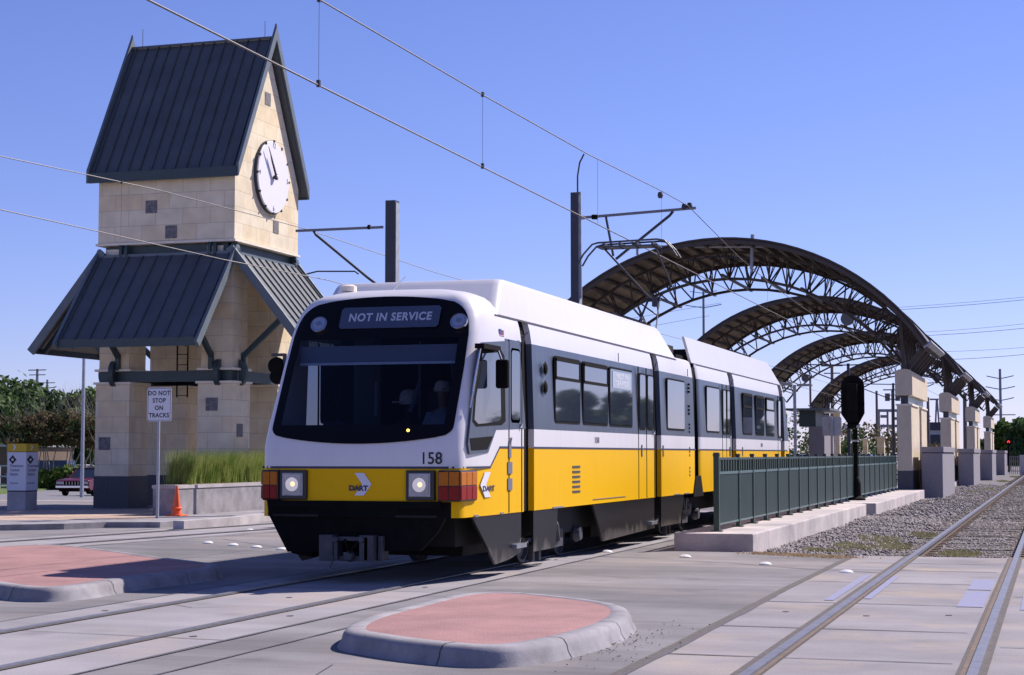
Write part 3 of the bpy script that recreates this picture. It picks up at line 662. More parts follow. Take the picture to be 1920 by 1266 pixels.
def car_body(name, y0, y1, front, rear, recess):
    mb = MB(); rows = []
    for z in ZL:
        h = hwz(z); hf = h - .03; rc = .17; pts = []
        def end(yb, sgn, shaped):
            o = []
            for k, fx in enumerate((0, .3, .6, .86)):
                x = fx * (hf - rc) / .86 if k == 3 else fx * h
                if k == 3: x = hf - rc
                if shaped: o.append((x, yb + sgn * (leanz(z) + .06 * (x / hf) ** 2)))
                else: o.append((x, yb))
            for q in (20, 42, 66, 90):
                s_, c_ = math.sin(R(q)), math.cos(R(q)); x = hf - rc + rc * s_
                if shaped: o.append((x, yb + sgn * (leanz(z) + .06 * (x / hf) ** 2 + rc * (1 - c_))))
                else: o.append((x, yb + sgn * .04 * (1 - c_)))
            return o
        fr_ = end(y0, 1, front); re_ = end(y1, -1, rear)
        side = []
        if front: ye = fr_[-1][1]; side += [(h, max(20.5, ye + .06)), (h, max(20.88, ye + .08)), (h, max(21.2, ye + .12)), (h, max(21.7, ye + .16))]
        else: side += [(h, y0 + .1), (h, y0 + .3), (h, y0 + .5), (h, y0 + .6)]
        for a, b in recess: side += [(h, a), (h - .08, a + .012), (h - .08, b - .004), (h, b)]
        if rear: side += [(h, min(y1 - .5, re_[-1][1] - .05))]
        else: side += [(h, y1 - .1)]
        rows.append(fr_ + side + re_[::-1])
    n = len(rows[0]); nf = 8
    for sgn in (1, -1):
        for i in range(len(ZL) - 1):
            z0, z1 = ZL[i], ZL[i + 1]
            for j in range(n - 1):
                a, b, c, d = rows[i][j], rows[i][j + 1], rows[i + 1][j + 1], rows[i + 1][j]
                zc = lambda z, y: z if (z <= 3.36 or (front and y < 21.6)) else 3.36 + (z - 3.36) * .12
                P = [Vector((XC + sgn * q[0], q[1], zc(z, q[1]))) for q, z in ((a, z0), (b, z0), (c, z1), (d, z1))]
                isfront = front and j < nf - 1; isrear = rear and j > n - nf
                ri = (j - (nf + 4)); inrec = 0 <= ri < 4 * len(recess) and ri % 4 == 1
                if z1 <= .98: m = 'yellow'
                elif z1 <= 1.38: m = 'yellow'
                elif z1 <= 1.63: m = 'yellow'
                elif z1 <= 1.88: m = 'white'
                elif z1 <= 3.03: m = 'grey'
                else: m = 'white'
                if isfront or isrear:
                    if 1.38 <= z0 and z1 <= 3.03: m = 'white'
                    if z1 <= .98 and j < 4: m = 'matte'
                elif front and j < nf + 2:
                    if z0 >= 1.88 and z1 <= 3.03: m = 'white'
                    if z0 == 1.38 and j <= nf: m = 'white'
                elif front and j < nf + 4 and sgn > 0 and z0 >= 1.88 and z1 <= 3.03: m = 'grey'
                if not front and (j < nf - 1): m = 'matte' if z1 <= 3.33 else 'white'
                if not rear and (j > n - nf): m = 'matte' if z1 <= 3.33 else 'white'
                if inrec: m = 'matte'
                if isfront and j < 3 and z0 >= 1.88 and z1 <= 3.03: continue     # windshield opening
                if front and sgn < 0 and j in (nf + 1, nf + 2) and z0 >= 1.88 and z1 <= 3.03: continue  # left cab window opening
                if front and z0 == 1.38 and j == nf:       # diagonal colour change
                    mb.face([P[0], P[1], P[2]], 'yellow'); mb.face([P[0], P[2], P[3]], 'white'); continue
                mb.face(P, m)
    top = rows[-1]
    zt_ = lambda y: ZL[-1] if (front and y < 21.6) else 3.36 + (ZL[-1] - 3.36) * .12
    for sgn in (1, -1):
        for q, r in zip(top, top[1:]): mb.face([(XC, q[1], zt_(q[1])), (XC + sgn * q[0], q[1], zt_(q[1])), (XC + sgn * r[0], r[1], zt_(r[1])), (XC, r[1], zt_(r[1]))], 'white')
    bot = rows[0]
    for sgn in (1, -1): mb.face([(XC + sgn * (q[0] - .001), q[1], ZL[0] + .01) for q in bot], 'under')
    return mb.build(name, train, smooth=True, bang=32)
D1 = (21.93, 22.40); D2 = (29.80, 30.32); D3 = (37.35, 37.95); D4 = (44.5, 45.1)
car_body('front_body', YF, 33.42, True, False, [D1, D2])
car_body('rear_body', 33.78, 46.35, False, True, [D3, D4])
# articulation
mb = MB(); mb.box(XC - 1.24, XC + 1.24, 33.38, 33.82, .7, 3.25, 'matte'); mb.build('articulation', train)
mb = MB(); mb.prism([(XR - .01, 33.1, .72), (XR - .01, 34.1, .72), (XR - .01, 33.85, 1.12), (XR - .01, 33.35, 1.12)], (.03, 0, 0), 'matte'); mb.build('articulation_flap', train)

# ---- roof shrouds
def shroud(pb, pt, ztop, name, r_=.12):
    """pb: (y0,y1) at the foot z 3.33, pt: (y0,y1) at the top"""
    mb = MB(); n = 6
    def ring(z, hx, ya, yb, r=r_):
        o = []
        for cx, cy, a0 in ((hx - r, ya + r, -90), (hx - r, yb - r, 0), (-hx + r, yb - r, 90), (-hx + r, ya + r, 180)):
            for k in range(4): t = R(a0 + 30 * k); o.append((XC + cx + r * math.cos(t), cy + r * math.sin(t), z))
        return o
    h0 = hwz(3.33) + .005
    rings = [ring(3.335, h0, pb[0], pb[1]), ring(3.335 + (ztop - 3.335) * .86, h0 - .06, pb[0] + (pt[0] - pb[0]) * .86, pb[1] + (pt[1] - pb[1]) * .86), ring(ztop - .015, h0 - .075, pt[0] + .01, pt[1] - .01), ring(ztop, h0 - .095, pt[0] + .03, pt[1] - .03)]
    k = len(rings[0]); vs = [p for r in rings for p in r]
    mb.mesh(vs, [(i * k + j, i * k + (j + 1) % k, (i + 1) * k + (j + 1) % k, (i + 1) * k + j) for i in range(3) for j in range(k)], 'white')
    mb.mesh(rings[-1], [tuple(range(k))], 'white'); return mb.build(name, train, smooth=True, bang=35)
shroud((21.0, 32.1), (21.45, 30.85), 3.83, 'roof_shroud')
for sx in (1, -1):   # the rear section only carries side screens with equipment between them
    h0 = hwz(3.33) + .005; mb = MB(); pq = [(33.5, 3.335, h0), (33.15, 3.83, h0 - .07), (43.4, 3.83, h0 - .07), (45.1, 3.335, h0)]
    mb.mesh([(XC + sx * h_, y, z) for y, z, h_ in pq] + [(XC + sx * (h_ - .05), y, z) for y, z, h_ in pq], [(0, 1, 2, 3), (7, 6, 5, 4), (0, 4, 5, 1), (1, 5, 6, 2), (2, 6, 7, 3), (3, 7, 4, 0)], 'white'); mb.build('roof_screen', train)
mb = MB(); mb.box(XC - .95, XC + 1.08, 33.75, 36.5, 3.38, 3.62, 'under'); mb.box(XC - .95, XC + 1.05, 37, 43.2, 3.38, 3.68, 'steel'); mb.build('roof_equipment', train, bevel=.02)
mb = MB(); mb.box(XC - 1.12, XC + 1.12, 32.6, 33.7, 3.3, 3.46, 'matte'); mb.box(XC - 0.7, XC + .9, 32.7, 33.4, 3.46, 3.66, 'under'); mb.build('roof_equipment', train)
mb = MB(); x_, z_ = AY(663, 537, 20.95); mb.lathe([(.10, 0), (.10, .07), (.06, .09)], (XC - .70, 20.80, 3.65), 'trim', 12); mb.build('horn', train)
mb = MB(); mb.box(XC + .12, XC + .22, 20.62, 20.7, 3.56, 3.62, 'white'); mb.tube([(XC - .2, 20.9, 3.6), (XC - .05, 21.15, 3.86)], .008, 'white', 6); mb.build('antenna', train)
# seam lines of the shroud
mb = MB()
for sx in (1, -1):
    for a, b in ((20.95, 32.05), (33.9, 45.05)):
        x = XC + sx * (hwz(3.31) + .004); mb.beam((x, a, 3.318), (x, b, 3.318), .01, .014, 'crack')
mb.build('roof_seam', train)

# ---- pin stripes
mb = MB(); e = .003
def stripe_front(z, hgt, m):
    xs_ = [(-1 + 2 * i / 30) * (hwz(z) - .032) for i in range(31)]
    for a, b in zip(xs_, xs_[1:]): mb.face([S(a, z - hgt / 2, e), S(b, z - hgt / 2, e), S(b, z + hgt / 2, e), S(a, z + hgt / 2, e)], m)
stripe_front(1.385, .028, 'navy')
for sx in (1, -1):
    X = XC + sx * (HW + .002)
    mb.beam((X, YF + .2, 1.385), (X, 20.5, 1.385), .006, .026, 'navy'); mb.beam((X, 20.49, 1.38), (X, 20.89, 1.636), .006, .026, 'navy')
    for a, b in ((20.88, D1[0]), (D1[1], D2[0]), (D2[1], 33.4), (33.82, D3[0]), (D3[1], D4[0]), (D4[1], 45.6)): mb.beam((X, a, 1.632), (X, b, 1.632), .006, .026, 'navy')
mb.build('pinstripe', train)

# ---- windshield: clear pane, black border with sign and lamps
mbg = MB(); mbb = MB(); nz = 44; nxg = 40; z0, z1 = 1.67, 3.53
def halfw(z):
    h = (hwz(z) if z < 3.2 else hwz(3.2)) - .125 - max(0, 2.6 - z) * .03; r = .2
    if z < z0 + r: h -= r - math.sqrt(max(0, r * r - (z0 + r - z) ** 2))
    r = .40
    if z > z1 - r: h -= r - math.sqrt(max(0, r * r - (z - (z1 - r)) ** 2))
    return h
zs = sorted(set([z0 + (z1 - z0) * i / nz for i in range(nz + 1)] + [1.9, 2.98]))
for za, zb in zip(zs, zs[1:]):
    ha, hb = halfw(za), halfw(zb)
    for i in range(nxg):
        ua, ub = -1 + 2 * i / nxg, -1 + 2 * (i + 1) / nxg
        wz = lambda u, z: z + .075 * u * u * max(0, 1 - (z - z0) / .22) - .05 * u * u * max(0, 1 - (z1 - z) / .4)
        P = [S(ua * ha, wz(ua, za), .008), S(ub * ha, wz(ub, za), .008), S(ub * hb, wz(ub, zb), .008), S(ua * hb, wz(ua, zb), .008)]
        xm = (ua + ub) / 2 * (ha + hb) / 2
        cl_ = abs(xm) < 1.08 and 1.899 <= za and zb <= 2.981; (mbg if cl_ else mbb).face(P, 'glass' if cl_ else 'maskglass')
wsh = mbb.build('windshield_border', train, smooth=True); wp = mbg.build('windshield', train, smooth=True)
tang = (S(0, 3.3) - S(0, 2.6)).normalized(); nrm = Vector((1, 0, 0)).cross(tang)
def sgn_pt(x, z, off=.016): return S(0, z) + Vector((x, 0, 0)) + nrm * off
# sun blind behind the glass, interior
mb = MB(); mb.box(XC - 1.07, XC + 1.07, YF + .72, YF + .74, 2.69, 2.90, 'visor'); mb.box(XC - 1.07, XC + 1.07, YF + .70, YF + .73, 2.66, 2.69, 'visor2'); mb.build('sun_blind', train)
mb = MB()
mb.face([(XC - 1.2, 20.1, 1.25), (XC + 1.2, 20.1, 1.25), (XC + 1.2, 25, 1.0), (XC - 1.2, 25, 1.0)], 'inside')
mb.face([(XC - 1.2, 20.6, 3.15), (XC + 1.2, 20.6, 3.15), (XC + 1.2, 25, 3.15), (XC - 1.2, 25, 3.15)], 'inside')
mb.face([(XC + 1.2, 20.1, 1.0), (XC + 1.2, 25, 1.0), (XC + 1.2, 25, 3.15), (XC + 1.2, 20.4, 3.15)], 'inside')
mb.face([(XC - 1.2, 21.7, 1.0), (XC - 1.2, 25, 1.0), (XC - 1.2, 25, 3.15), (XC - 1.2, 21.7, 3.15)], 'inside')
mb.face([(XC - 1.2, 25, 1.0), (XC + 1.2, 25, 1.0), (XC + 1.2, 25, 3.15), (XC - 1.2, 25, 3.15)], 'inside')
mb.box(XC - 1.1, XC + 1.1, 19.85, 20.35, 1.3, 1.82, 'inside'); mb.box(XC - .75, XC - .45, 20.1, 20.3, 1.82, 1.95, 'inside')
mb.box(XC - 1.0, XC - .62, 21.7, 21.75, 1.2, 3.1, 'grey'); mb.box(XC - .28, XC - .02, 22.6, 22.7, 1.2, 2.45, 'railside'); mb.box(XC + .0, XC + .25, 23.2, 23.3, 1.2, 2.5, 'railside'); mb.box(XC + .62, XC + 1.0, 23.4, 23.5, 1.2, 2.6, 'grey'); mb.build('cab_lining', train)
mb = MB()
for x, y, m in ((-.35, 22.5, 'visor2'), (.02, 23.6, 'visor2'), (.78, 22.2, 'visor2')): mb.tube([(XC + x, y, 1.1), (XC + x, y, 3.1)], .018, m, 6)
mb.tube([(XC + .42, 21.6, 3.0), (XC + .48, 21.6, 2.3), (XC + .62, 21.5, 1.75)], .02, 'visor', 6); mb.tube([(XC - .15, 21.6, 2.1), (XC - .05, 21.7, 2.5)], .03, 'visor', 6)
mb.tube([(XC - .55, 21.4, 2.05), (XC - .55, 21.4, 2.5)], .025, 'visor', 6); mb.build('grab_pole', train)
mb = MB(); mb.box(XC + .15, XC + .7, 21.5, 21.62, 1.5, 2.35, 'inside'); mb.box(XC + .15, XC + .7, 21.0, 21.55, 1.4, 1.52, 'inside'); mb.build('driver_seat', train)
mb = MB(); mb.lathe([(.018, 0), (.018, .01)], S(.63, 1.83, .02), 'indic', 10, 'Y'); mb.build('indicator_lamp', train)
# destination sign
mb = MB(); mb.prism([sgn_pt(-.52 + (.03 if k in (0, 3) else 0), 0) if False else sgn_pt(x, z, .012) for x, z in ((-.52, 3.11), (.75, 3.11), (.78, 3.14), (.78, 3.355), (.75, 3.385), (-.52, 3.385), (-.55, 3.355), (-.55, 3.14))], nrm * .006, 'signblue')
ds = mb.build('destination_sign', train)
text_mesh('sign_lettering', 'NOT IN SERVICE', 'signtext', ds, sgn_pt(.12, 3.245, .022), (1, 0, 0), tang, .158, .001, .005, spacing=1.1, xs=.87)
# upper marker lamps (round, in the black border)
for sx in (-1, 1):
    c = sgn_pt(sx * .93 + (.11 if sx > 0 else .10), 3.175, .0)
    mb = MB(); rot = Matrix.Translation(c) @ nrm.to_track_quat('Z', 'Y').to_matrix().to_4x4()
    t_ = MB(); t_.lathe([(.105, 0), (.105, .03), (.085, .03), (.08, .012), (.045, .012), (.04, .03), (.0, .04)], (0, 0, 0), 'steel', 24)
    mb.mesh([rot @ Vector(v) for v in t_.v], t_.f, 'lamp'); lp = mb.build('spot_lamp', train, smooth=True)
    t_ = MB(); t_.lathe([(.11, -.01), (.11, .022), (.092, .022)], (0, 0, 0), 'black', 24); mb = MB(); mb.mesh([rot @ Vector(v) for v in t_.v], t_.f, 'chrome'); mb.build('lamp_rim', lp, smooth=True)
# ---- lamps of the lower front
for sx in (-1, 1):
    xo, xi = sx * .975, sx * .67
    a, b = min(xo, xi), max(xo, xi); y = YF + .03
    mb = MB(); mb.box(XC + a - .03, XC + b + .03, YF - .025, YF + .3, .995, 1.352, 'black'); hl = mb.build('headlight', train, bevel=.012)
    mb = MB(); mb.box(XC + a + .015, XC + b - .015, YF - .04, YF - .02, 1.04, 1.32, 'steel'); mb.build('bezel', hl, bevel=.006)
    mb = MB(); mb.box(XC + a + .04, XC + b - .04, YF - .046, YF - .03, 1.065, 1.295, 'lamp')
    mb.lathe([(.085, -.052), (.06, -.047), (.03, -.0465)], (XC + (a + b) / 2, YF, 1.18), 'chrome', 18, 'Y')
    for k in range(9): mb.box(XC + a + .05 + k * .024, XC + a + .056 + k * .024, YF - .05, YF - .044, 1.07, 1.29, 'lamp')
    mb.build('lens', hl)
    mb = MB(); mb.lathe([(.0, -.058), (.025, -.055), (.036, -.05)], (XC + (a + b) / 2 + .01, YF, 1.185), 'bulb', 12, 'Y'); mb.build('bulb', hl)
    # wrap-round amber over red lamp cluster
    x0_, x1_ = (1.05, HW + .012) if sx > 0 else (1.0, 1.225)
    mb = MB(); lo, hi = sorted((sx * x0_, sx * x1_)); mb.box(XC + lo, XC + hi, YF - .05, YF + .58, .985, 1.355, 'black'); cl = mb.build('marker_light', train, bevel=.02)
    for (za, zb, m, nm) in ((1.175, 1.335, 'amber', 'amber_lens'), (1.005, 1.165, 'red', 'red_lens')):
        mb = MB(); nseg = 2
        for k in range(nseg):
            q0 = x0_ + .02 + k * (x1_ - x0_ - .03) / nseg; q1 = q0 + (x1_ - x0_ - .05) / nseg; l2, h2 = sorted((sx * q0, sx * q1)); mb.box(XC + l2, XC + h2, YF - .062, YF - .04, za, zb, m)
        for k in range(3):
            ya = YF - .045 + k * .2; l2, h2 = sorted((sx * (x1_ - .01), sx * (x1_ + .012))); mb.box(XC + l2, XC + h2, ya, ya + .185, za, zb, m)
        mb.build(nm, cl, bevel=.006)
# number and logo on the nose
text_mesh('fleet_number', '158', 'text', train, S(.945, 1.49, .006), (1, 0, 0), (0, 0, 1), .20, .001, .002, xs=.95)
mb = MB(); o_ = S(.09, 1.185, .005); arrow(mb, o_, (1, 0, 0), (0, 0, 1), .22, .27, 'signwhite'); lg = mb.build('front_logo', train)
text_mesh('logo_lettering', 'DART', 'navy', lg, S(.03, 1.135, .012), (1, 0, 0), (0, 0, 1), .085, .001, .004, xs=1.1)
mb = MB(); arrow(mb, (XR + .003, 20.3, 1.17), (0, 1, 0), (0, 0, 1), -.4, .31, 'signwhite'); lg = mb.build('side_logo', train)
text_mesh('logo_lettering', 'DART', 'navy', lg, (XR + .01, 20.42, 1.12), (0, 1, 0), (0, 0, 1), .09, .001, .003, xs=2.0)

# ---- black lower apron, underframe, coupler
mb = MB()
ap = [(-1.2, .985), (1.12, .985), (1.12, .80), (1.02, .62), (.80, .40), (-.80, .36), (-.92, .36), (-1.17, .80)]
mb.prism([(XC + x, YF + .05, z) for x, z in ap], (0, .08, 0), 'matte')
mb.box(XC - 1.15, XC + 1.08, YF - .02, YF + .06, .90, .985, 'matte'); mb.box(XC - 1.1, XC + 1.02, YF + .01, YF + .055, .79, .82, 'under')
mb.build('front_apron', train)
mb = MB(); mb.prism([(XC - 1.18, YF + .1, .8), (XC - 1.12, YF + .1, .72), (XC - .88, YF + .1, .34), (XC - .62, YF + .1, .30), (XC - .55, YF + .1, .8)], (0, 1.2, 0), 'matte'); mb.build('apron_corner', train)
mb = MB(); mb.box(XC - 1.05, XC + 1.05, YF + .6, 33.3, .42, .80, 'under'); mb.box(XC - 1.05, XC + 1.05, 33.9, 46, .42, .80, 'under'); mb.box(XC - .8, XC + .8, 21, 22.6, .25, .5, 'under'); mb.box(XC - .9, XC + .9, 27, 31, .22, .5, 'under'); mb.build('underframe', train)
mb = MB(); cz = .43; cyy = YF - .12
for x in (-.34, .18): mb.box(XC + x - .09, XC + x + .09, cyy, cyy + .3, cz - .16, cz + .15, 'coup')
mb.box(XC + .29, XC + .35, cyy + .1, cyy + .3, cz - .15, cz + .14, 'coup')
mb.box(XC - .24, XC + .2, cyy + .02, cyy + .2, cz + .08, cz + .13, 'coup'); mb.box(XC - .22, XC + .18, cyy + .06, cyy + .2, cz - .16, cz - .1, 'coup')
mb.box(XC - .24, XC - .19, cyy, cyy + .2, cz - .15, cz + .13, 'coup'); mb.box(XC + .15, XC + .2, cyy, cyy + .2, cz - .15, cz + .13, 'coup')
for x in (-.2, .13): mb.lathe([(.035, 0), (.035, .05), (.02, .06)], (XC + x, cyy - .06, cz + .1), 'coup', 10, 'Y')
mb.lathe([(.05, 0), (.07, .06), (.07, .1)], (XC - .05, cyy - .02, cz - .1), 'coup', 12, 'Y'); mb.tube([(XC - .24, cyy, cz - .1), (XC - .27, cyy - .02, cz - .24)], .012, 'coup', 6); mb.tube([(XC - .1, cyy, cz + .1), (XC - .02, cyy - .03, cz - .05), (XC + .1, cyy, cz + .1)], .02, 'matte', 6)
mb.box(XC - .1, XC + .1, cyy + .2, YF + 1.0, cz - .1, cz + .1, 'under'); mb.build('coupler', train, bevel=.01)

# ---- side skirts (dusty black) with wheel openings
def ypx(px, X=XR): return AX(px, 840, X)[0]
def skirt(poly, sx=1, name='side_skirt'):
    mb = MB(); X = XC + sx * (HW - .04); mb.prism([(X, y, z) for y, z in poly], (sx * .03, 0, 0), 'skirt'); return mb.build(name, train)
for sx in (1, -1):
    skirt([(19.85, .785), (20.5, .785), (21.84, .785), (21.84, .27), (21.3, .20), (20.75, .17), (20.35, .45)], sx)
    skirt([(22.40, .785), (23.6, .785), (23.55, .5), (23.45, .24), (22.40, .24)], sx)
    skirt([(25.55, .785), (29.77, .785), (29.77, .26), (26.15, .20)], sx)
    skirt([(30.33, .785), (32.35, .785), (32.0, .26), (30.33, .26)], sx)
    skirt([(35.3, .785), (37.28, .785), (37.28, .26), (35.8, .26)], sx)
    skirt([(37.96, .785), (42, .785), (41.6, .25), (37.96, .25)], sx); skirt([(43.6, .785), (45.6, .785), (45.2, .3), (43.8, .3)], sx)
mb = MB()
for y0_, y1_ in ((25.5, 27.6),): mb.beam((XR + .005, y0_, .86), (XR + .005, y1_, .86), .01, .008, 'gtext')
for y, l in ((23.3, .5), (31.4, .5), (32.3, .4), (19.9, .12), (20.9, .12)): mb.box(XR - .01, XR + .012, y, y + l, .788, .812, 'steel')
mb.build('skirt_hinge', train)
mb = MB()
for y in (21.45, 29.3): mb.box(XR - .02, XR + .05, y, y + .45, .33, .385, 'steel'); mb.lathe([(.0, 0), (.02, .01), (.02, .05)], (XR + .0, y + .5, .40), 'chrome', 8, 'X')
mb.build('step_light', train)
# bogies
for yc in (24.5, 33.6, 42.8):
    bo = MB(); bo.box(XC - 1.0, XC + 1.0, yc - 1.0, yc + 1.0, .42, .62, 'under')
    for sx in (-1, 1):
        bo.box(XC + sx * .98 - .06, XC + sx * .98 + .06, yc - 1.25, yc + 1.25, .38, .56, 'under'); bo.box(XC + sx * 1.02 - .05, XC + sx * 1.02 + .05, yc - .25, yc + .25, .2, .45, 'coup')
        bo.tube([(XC + sx * 1.1, yc - .3, .62), (XC + sx * 1.1, yc + .05, .35)], .035, 'coup', 6)
        for q in (-.95, .95): bo.lathe([(.1, 0), (.13, .05), (.1, .14)], (XC + sx * 1.02, yc + q, .35), 'coup', 12, 'X')
    b_ = bo.build('bogie', train)
    for q in (-.95, .95):
        for sx in (-1, 1):
            wh = MB(); wh.lathe([(.36, -.03), (.335, .0), (.33, .09), (.29, .1), (.26, .05), (.10, .05), (.09, .11), (.0, .11)] if sx > 0 else [(.0, -.11), (.09, -.11), (.10, -.05), (.26, -.05), (.29, -.1), (.33, -.09), (.335, 0), (.36, .03)], (XC + sx * .72, yc + q, .345), 'coup', 28, 'X'); wh.build('wheel', b_, smooth=True)
mb = MB(); mb.tube([(XR - .12, 23.58, .72), (XR - .06, 23.62, .55), (XR - .06, 23.72, .35), (XR - .12, 23.9, .28)], [.05, .055, .055, .03], 'coup', 10); mb.build('sand_pipe', train)
for y in (32.6, 33.0): mb = MB(); mb.tube([(XR - .1, y, .72), (XR - .08, y + .06, .5), (XR - .1, y + .25, .42), (XR - .1, y + .3, .7)], .035, 'coup', 8); mb.build('hose', train)
for y in (22.8, 23.1, 31.3, 31.6): mb = MB(); mb.box(XR - .2, XR - .14, y, y + .1, .08, .3, 'coup'); mb.build('brake_rod', train)

# ---- side windows, doors, vents
def rr(ya, yb, za, zb, r=.07, n=4):
    o = []
    for cy_, cz_, a0 in ((yb - r, zb - r, 0), (ya + r, zb - r, 90), (ya + r, za + r, 180), (yb - r, za + r, 270)):
        for k in range(n + 1): t = R(a0 + 90 * k / n); o.append((cy_ + r * math.cos(t), cz_ + r * math.sin(t)))
    return o
def side_win(ya, yb, za=1.98, zb=2.93, sx=1, sash=None, name='window', m='sideglass', fw_=.035):
    X = XC + sx * (HW - .018)
    mb = MB(); mb.prism([(X, y, z) for y, z in rr(ya, yb, za, zb)], (sx * .022, 0, 0), 'matte'); w_ = mb.build(name, train)
    mb = MB(); mb.prism([(X + sx * .015, y, z) for y, z in rr(ya + fw_, yb - fw_, za + fw_, zb - fw_, .05)], (sx * .012, 0, 0), m); mb.build('pane', w_)
    if sash:
        mb = MB(); mb.box(min(X, X + sx * .034), max(X, X + sx * .034), ya + .03, yb - .03, sash - .025, sash + .02, 'matte')
        for q in (ya + .03, yb - .075): mb.box(min(X, X + sx * .034), max(X, X + sx * .034), q, q + .045, sash, zb - .03, 'matte')
        mb.box(min(X, X + sx * .034), max(X, X + sx * .034), ya + .03, yb - .03, zb - .07, zb - .03, 'matte'); mb.build('sash', w_)
    return w_
wins1 = [(1040, 1088, 2.62), (1093, 1140, 2.62), (1143, 1186, None)]
for sx in (1, -1):
    for a, b, s_ in wins1: 
        wo = side_win(ypx(a), ypx(b), sx=sx, sash=s_)
        if s_ is None and sx > 0:
            mb = MB(); y_ = ypx(1148); y2 = ypx(1182); mb.box(XR + .008, XR + .014, y_, y2, 2.60, 2.86, 'signtext'); rs = mb.build('side_destination_sign', train)
            text_mesh('sign_lettering', 'NOT IN\nSERVICE', 'signwhite', rs, (XR + .016, (y_ + y2) / 2, 2.73), (0, 1, 0), (0, 0, 1), .11, .001, .003, xs=2.1)
    side_win(ypx(1251), ypx(1284), sx=sx); side_win(ypx(1325), ypx(1349), sx=sx)
    side_win(ypx(1393), ypx(1411), sx=sx, sash=2.62); side_win(ypx(1417), ypx(1433), sx=sx, sash=2.62); side_win(ypx(1437), ypx(1452), sx=sx, sash=2.62)
# doors: leaf windows and seams
for sx in (1, -1):
    for (ya, yb, nl) in ((21.27, 21.83, 1), (28.55, 29.75, 2), (36.3, 37.25, 2), (44.0, 44.5, 1)):
        d_ = MB(); X0 = XC + sx * (HW - .01); X1 = XC + sx * (HW + .006)
        lx, hx = min(X0, X1), max(X0, X1)
        for k in range(nl + 1):
            y = ya + (yb - ya) * k / nl; d_.box(lx, hx, y - .012, y + .012, .80 if nl > 1 or k == 0 else .8, 3.02, 'matte' )
        dd = d_.build('door', train)
        for k in range(nl):
            a = ya + (yb - ya) * k / nl + .07; b = ya + (yb - ya) * (k + 1) / nl - .07
            d_ = MB(); X = XC + sx * (HW - .018); d_.prism([(X, y, z) for y, z in rr(a, b, 1.95, 2.92, .07)], (sx * .022, 0, 0), 'matte'); d_.prism([(X + sx * .015, y, z) for y, z in rr(a + .03, b - .03, 1.99, 2.89, .06)], (sx * .012, 0, 0), 'sideglass'); d_.build('door_window', dd)
        d_ = MB(); d_.lathe([(.03, 0), (.03, .03), (.0, .03)] if sx > 0 else [(.0, -.03), (.03, -.03), (.03, 0)], (XC + sx * HW, yb - .06, 1.92), 'chrome', 10, 'X'); d_.build('door_knob', dd)
mb = MB()
for y in (ypx(1203), ypx(1243), ypx(1368), ypx(1392)): mb.box(XR, XR + .012, y - .03, y + .03, 1.50, 1.70, 'crack')
y = ypx(955); mb.box(XR, XR + .014, y - .05, y + .05, 1.50, 1.70, 'gtext'); mb.tube([(XR + .01, y, 1.68), (XR + .03, y, 1.75), (XR + .01, y + .05, 1.76)], .012, 'steel', 6)
for z in (1.37, 1.16): mb.box(XR, XR + .014, y - .09, y + .09, z - .075, z + .075, 'gtext')
mb.build('door_control', train)
# rain hooks above the doors
mb = MB()
for y in (D1[0] - .02, D2[0], D3[0], D4[0]): mb.tube([(XR, y, 3.02), (XR + .02, y, 3.13), (XR + .05, y + .03, 3.15)], .012, 'crack', 5)
for y in (ypx(1160), ypx(1290)): mb.tube([(XR, y, 3.03), (XR, y, 3.17)], .007, 'crack', 4)
mb.build('roof_hook', train)
# vents, flag, small number
for px in (1020, 1021):
    pass
mb = MB(); y = ypx(1021)
for zz in (2.72, 2.46):
    for k in range(12):
        t = k * math.pi / 6; r = .105 if k % 2 else .085; t2 = (k + 1) * math.pi / 6; r2 = .105 if (k + 1) % 2 else .085
        mb.face([(XR + .012, y, zz), (XR + .012, y + r * 1.25 * math.cos(t), zz + r * math.sin(t)), (XR + .012, y + r2 * 1.25 * math.cos(t2), zz + r2 * math.sin(t2))], 'matte')
    mb.lathe([(.06, 0), (.06, .03), (.03, .04)], (XR, y, zz), 'matte', 12, 'X')
mb.build('speaker_grille', train)
mb = MB(); y0_, y1_ = ypx(1073), ypx(1087)
for k in range(6): z = .985 + k * .072; mb.box(XR, XR + .008, y0_, y1_, z, z + .03, 'weed' if False else 'granite')
mb.build('louvre_vent', train)
mb = MB(); y = ypx(1293)
for z in (2.72, 2.3, 1.95, 1.5, 1.12):
    for k in range(3): mb.box(XR - .02, XR + .006, y - .04, y + .04, z + k * .07, z + k * .07 + .04, 'matte' if z > 1.6 else 'granite')
mb.build('vent_slot', train)
mb = MB(); y = AX(935, 628, XR - .04)[0]
x_ = XC + hwz(3.1) + .006
for k in range(5): mb.box(x_ - .004, x_ + .002, y + .02, y + .22, 2.99 + .03 + k * .024, 3.02 + k * .024 + .013, 'red')
mb.box(x_ - .004, x_ + .003, y + .02, y + .11, 3.08, 3.14, 'blue'); mb.build('flag_sticker', train)
text_mesh('side_number', '158', 'gtext', train, (XR + .004, ypx(1119), 1.755), (0, 1, 0), (0, 0, 1), .12, .001, .004, xs=1.6)
text_mesh('side_number', '158', 'gtext', train, (XR + .004, ypx(1428), 1.755), (0, 1, 0), (0, 0, 1), .12, .001, .004, xs=1.6)
